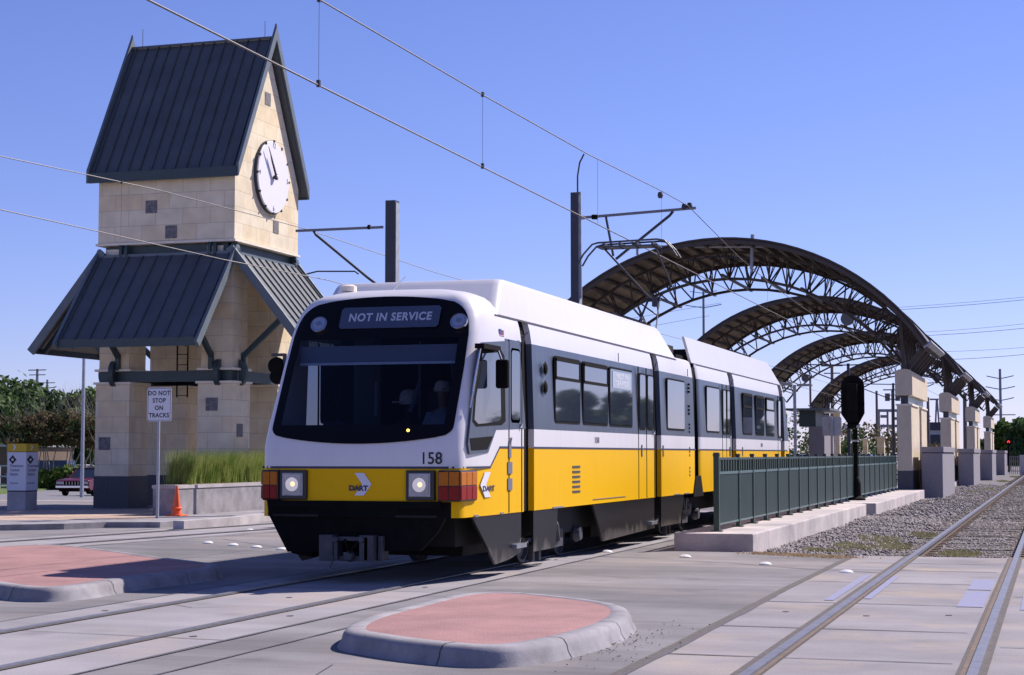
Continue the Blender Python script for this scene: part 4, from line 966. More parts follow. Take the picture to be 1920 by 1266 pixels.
# grey cab window surround on each side
for sx in (1, -1):
    X = XC + sx * (HW - .012)
    pg = [AX(*p, XR) for p in ((903, 642), (940, 640), (973, 639), (985, 804), (930, 806), (915, 849), (880, 852), (877, 832), (884, 770), (893, 690))]
    if sx > 0:
        mb = MB(); mb.prism([(X, y, z) for y, z in pg], (sx * .016, 0, 0), 'grey'); cs = mb.build('cab_window_surround', train)
        g1 = [AX(*p, XR) for p in ((902, 655), (938, 655), (945, 668), (947, 790), (940, 797), (892, 800), (885, 790), (888, 745), (897, 690))]
        mb = MB(); mb.prism([(X + .012, y, z) for y, z in g1], (.008, 0, 0), 'matte'); cw = mb.build('cab_window', train)
        g1 = [AX(*p, XR) for p in ((903, 663), (932, 661), (936, 675), (938, 785), (932, 792), (895, 795), (888, 787), (891, 745), (899, 700))]
        mb = MB(); mb.prism([(X + .018, y, z) for y, z in g1], (.006, 0, 0), 'sideglass'); mb.build('pane', cw)
        g1 = [AX(*p, XR) for p in ((880, 822), (924, 818), (913, 843), (883, 845))]
        mb = MB(); mb.prism([(X + .012, y, z) for y, z in g1], (.008, 0, 0), 'matte'); mb.build('lower_cab_window', train)
    else:
        side_win(20.5, 21.6, 1.92, 2.98, -1, m='glass') if False else None
mb = MB(); mb.face([(XL - .004, 20.35, 1.86), (XL - .004, 21.75, 1.86), (XL + .03, 21.75, 3.05), (XL + .03, 20.35, 3.05)], 'glass'); mb.build('left_cab_window', train)
# mirrors
for sx in (1, -1):
    if sx > 0:
        mb = MB(); ym = 20.5; mb.box(XR - .02, XR + .10, ym - .55, ym + .12, 2.83, 2.89, 'matte'); mb.tube([(XR + .05, ym - .5, 2.9), (XR + .02, ym - .62, 2.55), (XR - .01, ym - .75, 2.1)], .010, 'chrome', 6)
        mb.tube([(XR + .08, ym + .05, 2.85), (XR + .14, ym + .02, 2.72)], .014, 'chrome', 6); mi_ = mb.build('mirror', train)
        mb = MB(); mb.box(XR + .07, XR + .24, ym - .03, ym + .05, 2.36, 2.72, 'matte'); mb.build('mirror_head', mi_, bevel=.03)

# ---- pantograph
pz = 5.78; pyh = AX(1180, 462, XC)[0]; kn = AX(1226, 562, XC); bs = (kn[0] - 1.2, 3.7)
pg = MB(); pg.box(XC - .5, XC + .5, bs[1 - 1] - .3, bs[0] + .9, 3.62, 3.72, 'under'); pg.box(XC - .6, XC + .6, bs[0] - .35, bs[0] - .25, 3.55, 3.65, 'mast')
pant = pg.build('pantograph', train)
mb = MB()
for x in (-.12, .12): mb.tube([(XC + x * 2.2, bs[0], 3.72), (XC + x, kn[0], kn[1])], .024 if x < 0 else .014, 'mast', 8)
mb.build('lower_arm', pant)
mb = MB(); mb.tube([(XC - .06, kn[0], kn[1]), (XC - .52, pyh + .1, pz - .14)], .02, 'mast', 8); mb.tube([(XC + .06, kn[0], kn[1]), (XC + .45, kn[0] - .3, kn[1] + .25), (XC + .52, pyh + .1, pz - .14)], .017, 'mast', 8)
mb.lathe([(.045, -.14), (.045, .14)], (XC, kn[0], kn[1]), 'mast', 12, 'X'); mb.box(XC - .02, XC + .1, kn[0] - .1, kn[0] + .1, kn[1] - .15, kn[1] + .05, 'mast'); mb.build('upper_arm', pant)
mb = MB()
for q in (-.18, .18):
    pts = [(-1.02, -.42), (-.9, -.22), (-.72, -.03), (-.6, .0), (.6, .03), (.75, 0), (.9, -.16), (1.0, -.32)]
    mb.tube([(XC + x, pyh + q, pz + z - .03) for x, z in pts], .019, 'mast', 8)
mb.box(XC - .62, XC + .62, pyh - .22, pyh + .22, pz - .13, pz - .10, 'mast'); 
for q in range(4): mb.box(XC - .5 + q * .33, XC - .46 + q * .33, pyh - .2, pyh + .2, pz - .13, pz - .04, 'mast')
mb.build('contact_head', pant)

# ---- driver
def skin_figure(name, label, cat, joints, edges, radii, mats_, loc):
    me = bpy.data.meshes.new(name); me.from_pydata([tuple(Vector(j) ) for j in joints], edges, [])
    o = bpy.data.objects.new(name, me); COL.objects.link(o); o.location = loc; ORG[o.name] = Vector((0, 0, 0)) + Vector(loc)
    md = o.modifiers.new('skin', 'SKIN'); sv = me.skin_vertices[0].data
    for i, r in enumerate(radii): sv[i].radius = (r, r) if not isinstance(r, tuple) else r
    sv[0].use_root = True; md.use_smooth_shade = True
    ss = o.modifiers.new('sub', 'SUBSURF'); ss.levels = 1; ss.render_levels = 1
    me.materials.append(M[mats_]); return tag(o, label, cat)
J = [(0, 0, 0), (0, .02, .25), (0, .03, .45), (0, .0, .53), (0, -.03, .62), (0, -.045, .72), (0, -.035, .80),
     (-.19, .03, .44), (-.25, -.05, .2), (-.16, -.28, .16), (-.12, -.36, .17), (.19, .03, .44), (.25, -.05, .2), (.16, -.28, .16), (.12, -.36, .17),
     (-.1, -.05, -.02), (-.12, -.45, .0), (-.12, -.47, -.4), (.1, -.05, -.02), (.12, -.45, .0), (.12, -.47, -.4)]
Ed = [(0, 1), (1, 2), (2, 3), (3, 4), (4, 5), (5, 6), (2, 7), (7, 8), (8, 9), (9, 10), (2, 11), (11, 12), (12, 13), (13, 14), (0, 15), (15, 16), (16, 17), (0, 18), (18, 19), (19, 20)]
Rr = [(.15, .12), (.16, .12), (.15, .1), .055, (.07, .085), (.078, .10), (.07, .085), .065, .05, .04, .032, .065, .05, .04, .032, .09, .07, .05, .09, .07, .05]
dr = skin_figure('person', 'seated driver in a pale blue shirt and white cap, dimly seen through the windshield', 'person', J, Ed, Rr, 'skin', (XC + .43, 21.3, 1.62))
mb = MB(); L0 = Vector((XC + .43, 21.3, 1.62))
mb.lathe([(.17, -.02), (.185, .15), (.20, .32), (.19, .42), (.10, .50), (.06, .52)], L0, 'shirt', 16)
for s in (-1, 1): mb.tube([L0 + Vector((s * .17, .03, .44)), L0 + Vector((s * .25, -.05, .21)), L0 + Vector((s * .21, -.16, .18))], [.08, .065, .055], 'shirt', 10)
ch = mb.build('shirt', dr, smooth=True)
mb = MB(); mb.lathe([(.108, .74), (.11, .79), (.095, .85), (.05, .885), (.0, .89)], L0 + Vector((0, -.04, 0)), 'cap', 16); mb.prism([L0 + Vector((x, y, .765)) for x, y in ((-.09, -.12), (-.06, -.22), (.06, -.22), (.09, -.12))], (0, 0, .015), 'cap'); mb.build('cap', dr, smooth=True)

px_, pz_ = AY(769, 742, 21.9); L1 = Vector((px_, 21.9, pz_ - .82))
pr = skin_figure('person', 'figure in a large white cap, dimly seen inside the windshield left of the driver', 'person', J, Ed, Rr, 'inside', L1)
mb = MB(); mb.lathe([(.125, .70), (.135, .77), (.12, .85), (.07, .90), (.0, .91)], L1 + Vector((0, -.04, 0)), 'cap', 16); mb.prism([L1 + Vector((x, y, .72)) for x, y in ((-.08, -.08), (-.2, -.15), (-.16, -.26), (.02, -.16))], (0, 0, .02), 'cap'); mb.build('cap', pr, smooth=True)
mb = MB(); mb.lathe([(.17, -.02), (.185, .15), (.20, .32), (.19, .42), (.10, .50), (.06, .52)], L1, 'inside', 16); mb.build('shirt', pr, smooth=True)

# ================================================================== CLOCK TOWER
TY0 = 40.5; TX0, TX1 = -24.2, -20.2; TY1 = 44.45; PW = 1.0
def zt(px, py, Y=TY0): return AY(px, py, Y)[1]
tower = thing('clock_tower', 'cream stone tower on four piers with a steep dark roof and white clock', 'clock tower', ((TX0 + TX1) / 2, (TY0 + TY1) / 2, .12))
zb1 = zt(200, 893); zp1 = zt(200, 717); zp2 = zt(200, 697); zu = zt(430, 480); zbx = 7.12; zev = 9.0; zrd = AX(513, 72, TX1)[1]
cx_, cy_ = (TX0 + TX1) / 2, (TY0 + TY1) / 2
for (x0, y0, PW) in ((TX0, TY0, 1.0), (TX1 - 1.0, TY0, 1.0), (TX0, TY1 - 1.25, 1.25), (TX1 - 1.25, TY1 - 1.25, 1.25)):
    mb = MB(); mb.box(x0, x0 + PW, y0, y0 + PW, zb1, zp1, 'stone'); mb.box(x0 - .05, x0 + PW + .05, y0 - .05, y0 + PW + .05, zp1 - .06, zp1, 'trim')
    mb.box(x0 - .03, x0 + PW + .03, y0 - .03, y0 + PW + .03, zp2 + .002, zp2 + .06, 'trim')
    mb.box(x0 + .06, x0 + PW - .06, y0 + .06, y0 + PW - .06, zp2 + .06, zu, 'stone'); mb.box(x0 + .0, x0 + PW - .0, y0, y0 + PW, zu, zu + .07, 'trim')
    mb.box(x0 + .16, x0 + .62, y0 + .12, y0 + PW - .12, zu + .07, zu + .30, 'trim'); p_ = mb.build('pier', tower)
    mb = MB(); mb.box(x0 - .015, x0 + PW + .015, y0 - .015, y0 + PW + .015, .10, zb1, 'granite'); mb.build('base', p_)
# dark green ring beams
for (za, zb, ins) in ((zp1 + .002, zp2, .09), (zbx - .33, zbx - .08, .15)):
    mb = MB(); a = ins
    mb.box(TX0 + a, TX1 - a, TY0 + a, TY0 + a + .16, za, zb, 'green'); mb.box(TX0 + a, TX1 - a, TY1 - a - .16, TY1 - a, za, zb, 'green')
    mb.box(TX0 + a, TX0 + a + .16, TY0 + a + .16, TY1 - a - .16, za, zb, 'green'); mb.box(TX1 - a - .16, TX1 - a, TY0 + a + .16, TY1 - a - .16, za, zb, 'green'); mb.build('ring_beam', tower)
# half round gusset plates below the clock room and on the ring beam
mb = MB()
def gus(c, ax, r, th):
    n = 12; o = []
    for k in range(n + 1):
        t = -math.pi / 2 + math.pi * k / n; o.append((r * math.cos(t), r * math.sin(t)))
    return o
def gp(poly, vec):
    m_ = MB(); m_.prism(poly, vec, 'green'); m_.build('gusset_plate', tower)
for Y in (TY0 + .15, TY1 - .15): gp([(TX1 - .25 + a * .9, Y, zbx - .30 + b) for a, b in gus(0, 0, .33, 0)], (0, .12, 0))
for X in (TX0 + .65, TX1 - .75):
    for dx in (0, .16): gp([(X + dx, TY0 + .05 - a * .35, zbx - .28 + b) for a, b in gus(0, 0, .27, 0)], (.08, 0, 0))
for X in (TX0 + .45, TX1 - .5): gp([(X, TY0 + .03 - a * .6, zp1 + .22 + b) for a, b in gus(0, 0, .34, 0)], (.14, 0, 0))
for Y in (TY0 + .4, TY1 - .55): gp([(TX1 - .03 + a * .6, Y, zp1 + .22 + b) for a, b in gus(0, 0, .34, 0)], (0, .14, 0)); gp([(TX0 + .03 - a * .6, Y, zp1 + .22 + b) for a, b in gus(0, 0, .34, 0)], (0, .14, 0))

# clock room with gable ends
mb = MB(); hw_ = (TY1 - TY0) / 2; slope = (zrd - .2 - zev) / (hw_ + .12)
zap = zev + slope * hw_
prof = [(TY0, zbx), (TY1, zbx), (TY1, zev - .02), ((TY0 + TY1) / 2, zap), (TY0, zev - .02)]
mb.prism([(TX0, y, z) for y, z in prof], (TX1 - TX0, 0, 0), 'stone'); mb.build('clock_room', tower)
mb = MB(); mb.box(TX0 - .05, TX1 + .05, TY0 - .05, TY1 + .05, zbx - .06, zbx - .002, 'trim'); mb.build('string_course', tower)
# main roof: two slopes with standing seams, fascia and barge boards
ov = .17; oy = .20; Xa, Xb = TX0 - ov, TX1 + ov; ycn = (TY0 + TY1) / 2
zE = zev - slope * oy * .6; zR = zE + slope * (hw_ + oy); 
mb = MB(); th = .12
for s in (-1, 1):
    ye = ycn + s * (hw_ + oy); P = [(Xa, ye, zE), (Xb, ye, zE), (Xb, ycn, zR), (Xa, ycn, zR)]
    mb.prism([(Xa, ye, zE), (Xa, ycn, zR), (Xa, ycn, zR + .18), (Xa, ye - 0 * s, zE + .18)], (Xb - Xa, 0, 0), 'seam')
    n = Vector((0, s * slope, 1)).normalized()
    for k in range(13):
        x = Xa + .12 + (Xb - Xa - .24) * k / 12; a = Vector((x, ye, zE + .19)); b = Vector((x, ycn, zR + .19)); mb.beam(a + n * .015, b + n * .015, .022, .05, 'seam', n)
    mb.beam((Xa, ye + s * .05, zE + .06), (Xb, ye + s * .05, zE + .06), .09, .26, 'green')
mb.beam((Xa, ycn, zR + .22), (Xb, ycn, zR + .22), .14, .05, 'seam'); roof = mb.build('roof', tower)
for X in (Xa - .03, Xb + .03):
    mb = MB(); 
    for s in (-1, 1):
        ye = ycn + s * (hw_ + oy + .06)
        w_ = .24; nn = Vector((0, slope * s, 1)).normalized()
        a0 = Vector((X - .04, ye, zE - .07)); a1 = Vector((X - .04, ycn - s * .0, zR + .16)); dn = Vector((0, 0, -1)) * .38 if X > cx_ else Vector((0, 0, -1)) * .3
        mb.prism([a0, a1 + Vector((0, 0, 0)), a1 + Vector((0, 0, .38)), a0 + Vector((0, 0, .34))], (.07, 0, 0), 'fascia')
    mb.prism([(X - .03, ycn - .07, zR + .4), (X - .03, ycn + .07, zR + .4), (X - .03, ycn, zR + .60)], (.05, 0, 0), 'fascia'); mb.build('barge_board', tower)
    # dark soffit inside the gable overhang
for x, h_ in ((Xb - .3, .5), (Xa + .3, .55)):
    mb = MB(); mb.tube([(x, ycn, zR + .2), (x, ycn, zR + .2 + h_)], .012, 'pylon', 5); mb.build('lightning_rod', tower)
# clock
ccY, ccZ = AX(506, 333, TX1)
cr = 0.985
cl = MB(); cl.lathe([(cr, 0), (cr, .10), (cr - .02, .12), (cr - .05, .12)], (TX1, ccY, ccZ), 'dial', 64, 'X'); clock = cl.build('clock', tower, smooth=True)
mb = MB(); mb.lathe([(cr + .012, .0), (cr + .012, .085)], (TX1, ccY, ccZ), 'mast', 64, 'X')
for k in range(12):
    t = R(30 * k); y, z = ccY + (cr + .0) * math.sin(t), ccZ + (cr + .0) * math.cos(t); mb.box(-.02, .03, -.024, .024, -.03, .03, 'text', Matrix.Translation((TX1 + .11, y, z)) @ Matrix.Rotation(-t, 4, 'X'))
mb.build('clock_rim', clock)
for t_, a in (('12', 0), ('3', 90), ('6', 180), ('9', 270)):
    text_mesh('numeral', t_, 'gtext', clock, (TX1 + .124, ccY + .86 * math.sin(R(a)), ccZ + .86 * math.cos(R(a))), (0, 1, 0), (0, 0, 1), .2, .002, 0)
def hand(t, l, w0, x, nm):
    d = Vector((0, math.sin(t), math.cos(t))); n = Vector((0, math.cos(t), -math.sin(t))); c = Vector((x, ccY, ccZ)); mb = MB()
    mb.prism([c - d * .06 + n * w0 * .6, c + n * w0, c + d * l * .75 + n * w0 * .8, c + d * l, c + d * l * .75 - n * w0 * .8, c - n * w0, c - d * .06 - n * w0 * .6], (.018, 0, 0), 'mast'); mb.build(nm, clock)
hand(R(-36), .93, .02, TX1 + .205, 'minute_hand'); hand(R(-34), .66, .034, TX1 + .18, 'hour_hand')
mb = MB(); mb.lathe([(.05, 0), (.05, .06), (.08, .06), (.08, .11), (.05, .12)], (TX1 + .11, ccY, ccZ), 'mast', 20, 'X'); mb.lathe([(.055, 0), (.03, .02)], (TX1 + .235, ccY, ccZ), 'dial', 14, 'X'); mb.build('hub', clock)
# carved tiles
for px, py in ((284, 388), (321, 435), (196, 832), (397, 758)): x, z = AY(px, py, TY0); tl = MB(); tl.box(x - .17, x + .17, TY0 - .012, TY0 + .02, z - .17, z + .17, 'tile'); tl.build('carved_tile', tower)
for px, py in ((502, 186), (517, 426), (449, 807)): y, z = AX(px, py, TX1); tl = MB(); tl.box(TX1 - .02, TX1 + .012, y - .17, y + .17, z - .17, z + .17, 'tile'); tl.build('carved_tile', tower)
# awning roofs on the four sides
za_t = zt(300, 492) ; AW = 1.95; zdrop = 2.3
def awning(side):
    mb = MB(); n_ = 9
    def W(u, d, z):   # u along the side 0..1, d outward, z
        if side == 0: return Vector((TX0 + u * (TX1 - TX0), TY0 - d, z))
        if side == 1: return Vector((TX1 + d, TY0 + u * (TY1 - TY0), z))
        if side == 2: return Vector((TX1 - u * (TX1 - TX0), TY1 + d, z))
        return Vector((TX0 - d, TY1 - u * (TY1 - TY0), z))
    d0, zt0 = -.02, zu + .02; d1, z1_ = AW - .05, zu - zdrop
    A, B = W(0, d0, zt0), W(1, d0, zt0); C_, D_ = W(1, d1, z1_), W(0, d1, z1_)
    nrm_ = (B - A).cross(D_ - A).normalized(); nrm_ = nrm_ if nrm_.z > 0 else -nrm_
    mb.prism([A, B, C_, D_], nrm_ * .07, 'seam'); 
    for k in range(n_ + 1):
        u = .03 + .94 * k / n_; mb.beam(W(u, d0, zt0) + nrm_ * .085, W(u, d1, z1_) + nrm_ * .085, .022, .05, 'seam', nrm_)
    aw = mb.build('awning', tower)
    mb = MB()
    for u in (0, 1):
        mb.beam(W(u, d0 - .12, zt0 + .22) + nrm_ * .0, W(u, d1 + .1, z1_ - .10) + nrm_ * .0, .08, .22, 'fascia', nrm_)
    mb.beam(W(0, d1 + .02, z1_ - .03), W(1, d1 + .02, z1_ - .03), .07, .22, 'green'); mb.beam(W(0, d0, zt0 + .08), W(1, d0, zt0 + .08), .08, .08, 'fascia'); mb.build('awning_trim', aw)
    for u in (.16, .84):
        mb = MB(); mb.beam(W(u, -.05, zp2 + .35), W(u, AW * .62, z1_ + .82), .10, .14, 'green'); mb.beam(W(u, -.02, zp2 + .02), W(u, -.02, zp2 + .45), .12, .12, 'green'); mb.build('awning_brace', aw)
    for u in (.1, .9): mb = MB(); mb.beam(W(u, d0 + .05, zt0 - .12), W(u, d1 - .05, z1_ - .12), .08, .12, 'green'); mb.build('rafter', aw)
for s in range(4): awning(s)
# ladder in the middle
mb = MB(); lx = AY(332, 700, 42.4)[0]
for x in (lx, lx + .32): mb.beam((x, 42.4, zp1 - .35), (x, 42.4, zp1 + 1.6), .03, .03, 'matte')
for k in range(7): mb.beam((lx, 42.4, zp1 - .3 + k * .28), (lx + .32, 42.4, zp1 - .3 + k * .28), .02, .02, 'matte')
mb.build('ladder', tower)

# ---- planter wall with tall grass
pcx, pcy = G(331, 967, .12)
pt = thing('planter', 'long grey stained concrete planter wall beside the tower, with tall green grass behind it', 'planter', (pcx - .3, pcy + 3, .12))
mb = MB(); pzt = .12 + .70
mb.prism([(pcx, pcy, .12), (pcx - .62, pcy, .12), (pcx - .62, pcy + 6.4, .12), (pcx, pcy + 6.4, .12)], (0, 0, .62), 'kerb'); mb.box(pcx - .64, pcx + .02, pcy - .02, pcy + 6.42, .742, pzt, 'conc'); mb.build('wall', pt)
mb = MB(); mb.box(pcx - .56, pcx - .08, pcy + .05, pcy + 6.3, pzt, pzt + .01, 'dirt'); mb.build('soil', pt)
def clump_xy():
    i = random.randint(0, 13); return (pcx - .38 + random.gauss(0, .10), pcy + .75 + i * .43 + random.gauss(0, .085))
tufts('ornamental_grass', 'tall soft green ornamental grass growing out of the concrete planter', 9000, clump_xy, .30, .92, 'grassy', .006, .5, z=pzt)
# ---- sign, cone
sx_, sy_ = G(295, 972, .12)
sp_ = thing('road_sign', 'white road sign reading DO NOT STOP ON TRACKS on a thin galvanised post', 'road sign', (sx_, sy_, .12))
zs_t = AY(300, 727, sy_)[1]; zs_b = AY(300, 790, sy_)[1]; xl = AY(277, 760, sy_)[0]; xr = AY(322, 760, sy_)[0]
mb = MB(); mb.box(sx_ - .03, sx_ + .03, sy_ - .015, sy_ + .015, .12, zs_t, 'galv'); mb.build('post', sp_)
def rrx(x0, x1, z0, z1, y, r=.04):
    return [(a, y, b) for a, b in rr(x0, x1, z0, z1, r, 3)]
mb = MB(); mb.prism(rrx(xl, xr, zs_b, zs_t, sy_ - .02), (0, -.008, 0), 'signwhite'); pl = mb.build('sign_plate', sp_)
mb = MB(); b_ = .018
for x0, x1, z0_, z1_ in ((xl + b_, xr - b_, zs_t - b_ - .008, zs_t - b_), (xl + b_, xr - b_, zs_b + b_, zs_b + b_ + .008), (xl + b_, xl + b_ + .008, zs_b + b_, zs_t - b_), (xr - b_ - .008, xr - b_, zs_b + b_, zs_t - b_)): mb.box(x0, x1, sy_ - .031, sy_ - .027, z0_, z1_, 'text')
mb.build('border', pl)
for k, t_ in enumerate(('DO NOT', 'STOP', 'ON', 'TRACKS')):
    text_mesh('lettering', t_, 'text', pl, ((xl + xr) / 2, sy_ - .03, zs_t - (zs_t - zs_b) * (.17 + k * .22)), (1, 0, 0), (0, 0, 1), (zs_t - zs_b) * .185, .001, .0035, spacing=1.1, xs=.92)
cxx, cyy_ = G(331, 976, .02)
cn = thing('traffic_cone', 'orange traffic cone standing at the kerb before the planter', 'traffic cone', (cxx, cyy_, .12))
mb = MB(); mb.lathe([(.125, .03), (.12, .05), (.10, .15), (.085, .26), (.055, .45), (.028, .66), (.024, .69), (.0, .69)], (cxx, cyy_, .12), 'cone', 20); mb.build('cone', cn, smooth=True)
mb = MB(); mb.box(cxx - .19, cxx + .19, cyy_ - .19, cyy_ + .19, .122, .155, 'cone'); mb.build('cone_foot', cn, bevel=.01)
mb = MB(); mb.lathe([(.118, .17), (.135, .185), (.118, .20)], (cxx, cyy_, .12), 'cone', 20); mb.build('collar', cn)
# ---- station information pylon at the left edge
ix, iy = G(47, 958, .12); ip = thing('station_sign', 'white station pylon with a yellow top band at the left edge', 'station sign', (ix - .25, iy + .3, .12))
zi = lambda py: AY(30, py, iy)[1]
iw = ix - AY(14, 900, iy)[0]; il = AX(70, 900, ix)[0] - iy
mb = MB(); mb.box(ix - iw, ix, iy, iy + il, .12, zi(922), 'conc'); mb.build('concrete_base', ip)
mb = MB(); mb.box(ix - iw - .01, ix + .01, iy - .01, iy + il + .01, zi(920), zi(848), 'signwhite'); mb.box(ix - iw, ix, iy, iy + il, zi(922), zi(920), 'matte'); mb.box(ix - iw, ix, iy, iy + il, zi(848), zi(847), 'matte'); bd_ = mb.build('panel', ip)
mb = MB(); mb.box(ix - iw - .01, ix + .01, iy - .01, iy + il + .01, zi(847), zi(832), 'signyel'); mb.build('top_band', ip)
mb = MB()
for (o_, xd, wd) in ((Vector((ix - iw * .72, iy - .012, 0)), Vector((1, 0, 0)), 1), (Vector((ix + .012, iy + il * .33, 0)), Vector((0, 1, 0)), 1.4)):
    o2 = o_ + Vector((0, 0, zi(862))); s_ = .11 * wd; n_ = xd.cross(Vector((0, 0, 1)))
    mb.prism([o2 + xd * s_, o2 + Vector((0, 0, .115)), o2 - xd * s_, o2 - Vector((0, 0, .115))], n_ * .003, 'text'); mb.prism([o2 + xd * (.035 * math.cos(k * .785)) * wd + n_ * .004 + Vector((0, 0, .035 * math.sin(k * .785))) for k in range(8)], n_ * .002, 'signwhite')
    arrow(mb, o_ + Vector((0, 0, zi(839))) + xd * .05, xd, (0, 0, 1), .08 * wd, .13, 'signwhite')
mb.build('pictogram', bd_)
for (o_, xd, xs_) in ((Vector((ix - iw * .85, iy - .013, 0)), (1, 0, 0), .8), (Vector((ix + .013, iy + il * .12, 0)), (0, 1, 0), 1.1)):
    text_mesh('lettering', 'Downtown\nGarland\nStation', 'gtext', bd_, o_ + Vector((0, 0, zi(881.5))), xd, (0, 0, 1), .105, .001, .001, align='LEFT', xs=xs_)
    text_mesh('lettering', 'Transit Center', 'gtext', bd_, o_ + Vector((0, 0, zi(906))), xd, (0, 0, 1), .05, .001, .001, align='LEFT', xs=xs_)

# ---- traffic signal seen from behind at the tower side of the train
tx, tz = AY(513, 690, 39.0)
ts = thing('traffic_signal', 'black traffic signal head mostly hidden by the left side of the train nose', 'traffic signal', (tx + .25, 39, .12))
mb = MB(); mb.tube([(tx + .3, 39, .12), (tx + .3, 39, tz + .35)], .05, 'mast', 10); mb.beam((tx - .05, 39, tz + .32), (tx + .3, 39, tz + .32), .08, .07, 'mast'); mb.build('post', ts)
mb = MB(); mb.lathe([(.12, -.1), (.2, -.08), (.22, 0), (.2, .14), (.1, .16)], (tx + .08, 39, tz + .05), 'matte', 20, 'Y'); mb.lathe([(.10, -.1), (.17, -.08), (.19, 0), (.17, .14), (.1, .16)], (tx + .10, 39, tz - .22), 'matte', 20, 'Y'); mb.build('signal_head', ts, smooth=True)

# ================================================================== PLATFORM SIDE
PZ = .28
pl_ = thing('platform_ramp', 'long low stained concrete plinth carrying the green railing', 'concrete plinth', (-5.2, 45, 0))
mb = MB(); mb.box(-5.88, -4.6, 27.55, 44.9, -.12, PZ, 'plinth'); mb.build('near_section', pl_, bevel=.02)
mb = MB(); mb.box(-5.88, -4.75, 44.9, 45.5, -.12, PZ - .004, 'plinth'); mb.box(-5.88, -4.42, 45.5, 63.2, -.12, PZ + .0, 'plinth'); mb.build('far_section', pl_, bevel=.02)
# railing
RX = -5.3; ry = [28.2, 30.2] + [30.2 + 1.5 * (i + 1) for i in range(21)]
rl = thing('railing', 'dark green metal railing with solid lower panels along the plinth', 'railing', (RX, 28.2, PZ))
pm = None
for i, y in enumerate(ry):
    w_ = .065 if i else .09
    mb = MB(); mb.box(RX - w_ / 2, RX + w_ / 2, y - w_ / 2, y + w_ / 2, PZ, PZ + (1.26 if i else 1.29), 'rail'); mb.box(RX - w_ / 2 - .006, RX + w_ / 2 + .006, y - w_ / 2 - .006, y + w_ / 2 + .006, PZ + 1.23, PZ + 1.27, 'rail'); mb.box(RX - .09, RX + .09, y - .08, y + .08, PZ, PZ + .02, 'rail'); mb.build('post', rl)
for a, b in zip(ry, ry[1:]):
    mb = MB(); mb.box(RX - .012, RX + .012, a + .03, b - .03, PZ + .13, PZ + .93, 'railpanel')
    mb.box(RX - .022, RX + .022, a + .028, b - .028, PZ + .93, PZ + .975, 'raillight'); mb.box(RX - .022, RX + .022, a + .028, b - .028, PZ + .10, PZ + .13, 'raillight'); mb.box(RX - .025, RX + .025, a + .028, b - .028, PZ + 1.17, PZ + 1.21, 'rail')
    k = int((b - a) / .28)
    for j in range(1, k + 1): yy_ = a + (b - a) * j / (k + 1); mb.box(RX - .02, RX + .02, yy_ - .035, yy_ + .035, PZ + .975, PZ + 1.17, 'rail')
    mb.build('panel', rl)
# signal mast on the plinth
gx, gy = G(1605, 938, PZ); sg = thing('railway_signal', 'tall black signal seen from behind, with rounded backing board and flared foot', 'railway signal', (gx, gy, PZ))
mb = MB(); mb.lathe([(.26, 0), (.26, .05), (.15, .12), (.14, .45), (.10, .62), (.075, .64), (.07, 1.95)], (gx, gy, PZ), 'matte', 18); mb.lathe([(.085, 0), (.085, .05)], (gx, gy, PZ + 1.6), 'galv', 12); mb.build('mast', sg, smooth=True)
zA = AY(1598, 703, gy)[1]; zB = AY(1598, 797, gy)[1]; xc1 = AY(1598, 750, gy)[0]; hw1 = (AY(1620, 750, gy)[0] - AY(1576, 750, gy)[0]) / 2
o_ = []
for k in range(13): t = math.pi * k / 12; o_.append((xc1 + hw1 * math.cos(t), zA - hw1 + hw1 * math.sin(t)))
o_ += [(xc1 - hw1, zB + .30), (xc1 - hw1 * .35, zB), (xc1 + hw1 * .45, zB), (xc1 + hw1, zB + .32)]
mb = MB(); mb.prism([(x, gy + .1, z) for x, z in o_], (0, .03, 0), 'matte'); mb.box(xc1 - .14, xc1 + .14, gy - .13, gy + .1, zB + .08, zA - .25, 'matte'); mb.build('backing_board', sg, bevel=.01)
mb = MB(); mb.box(xc1 - .2, xc1 + .2, gy - .05, gy + .05, zB - .1, zB + .02, 'matte'); mb.lathe([(.05, 0), (.05, .05)], (xc1 - .18, gy - .08, zB - .05), 'galv', 10, 'Y'); mb.lathe([(.05, 0), (.05, .05)], (xc1 + .16, gy - .08, zB - .05), 'galv', 10, 'Y'); mb.build('bracket', sg)

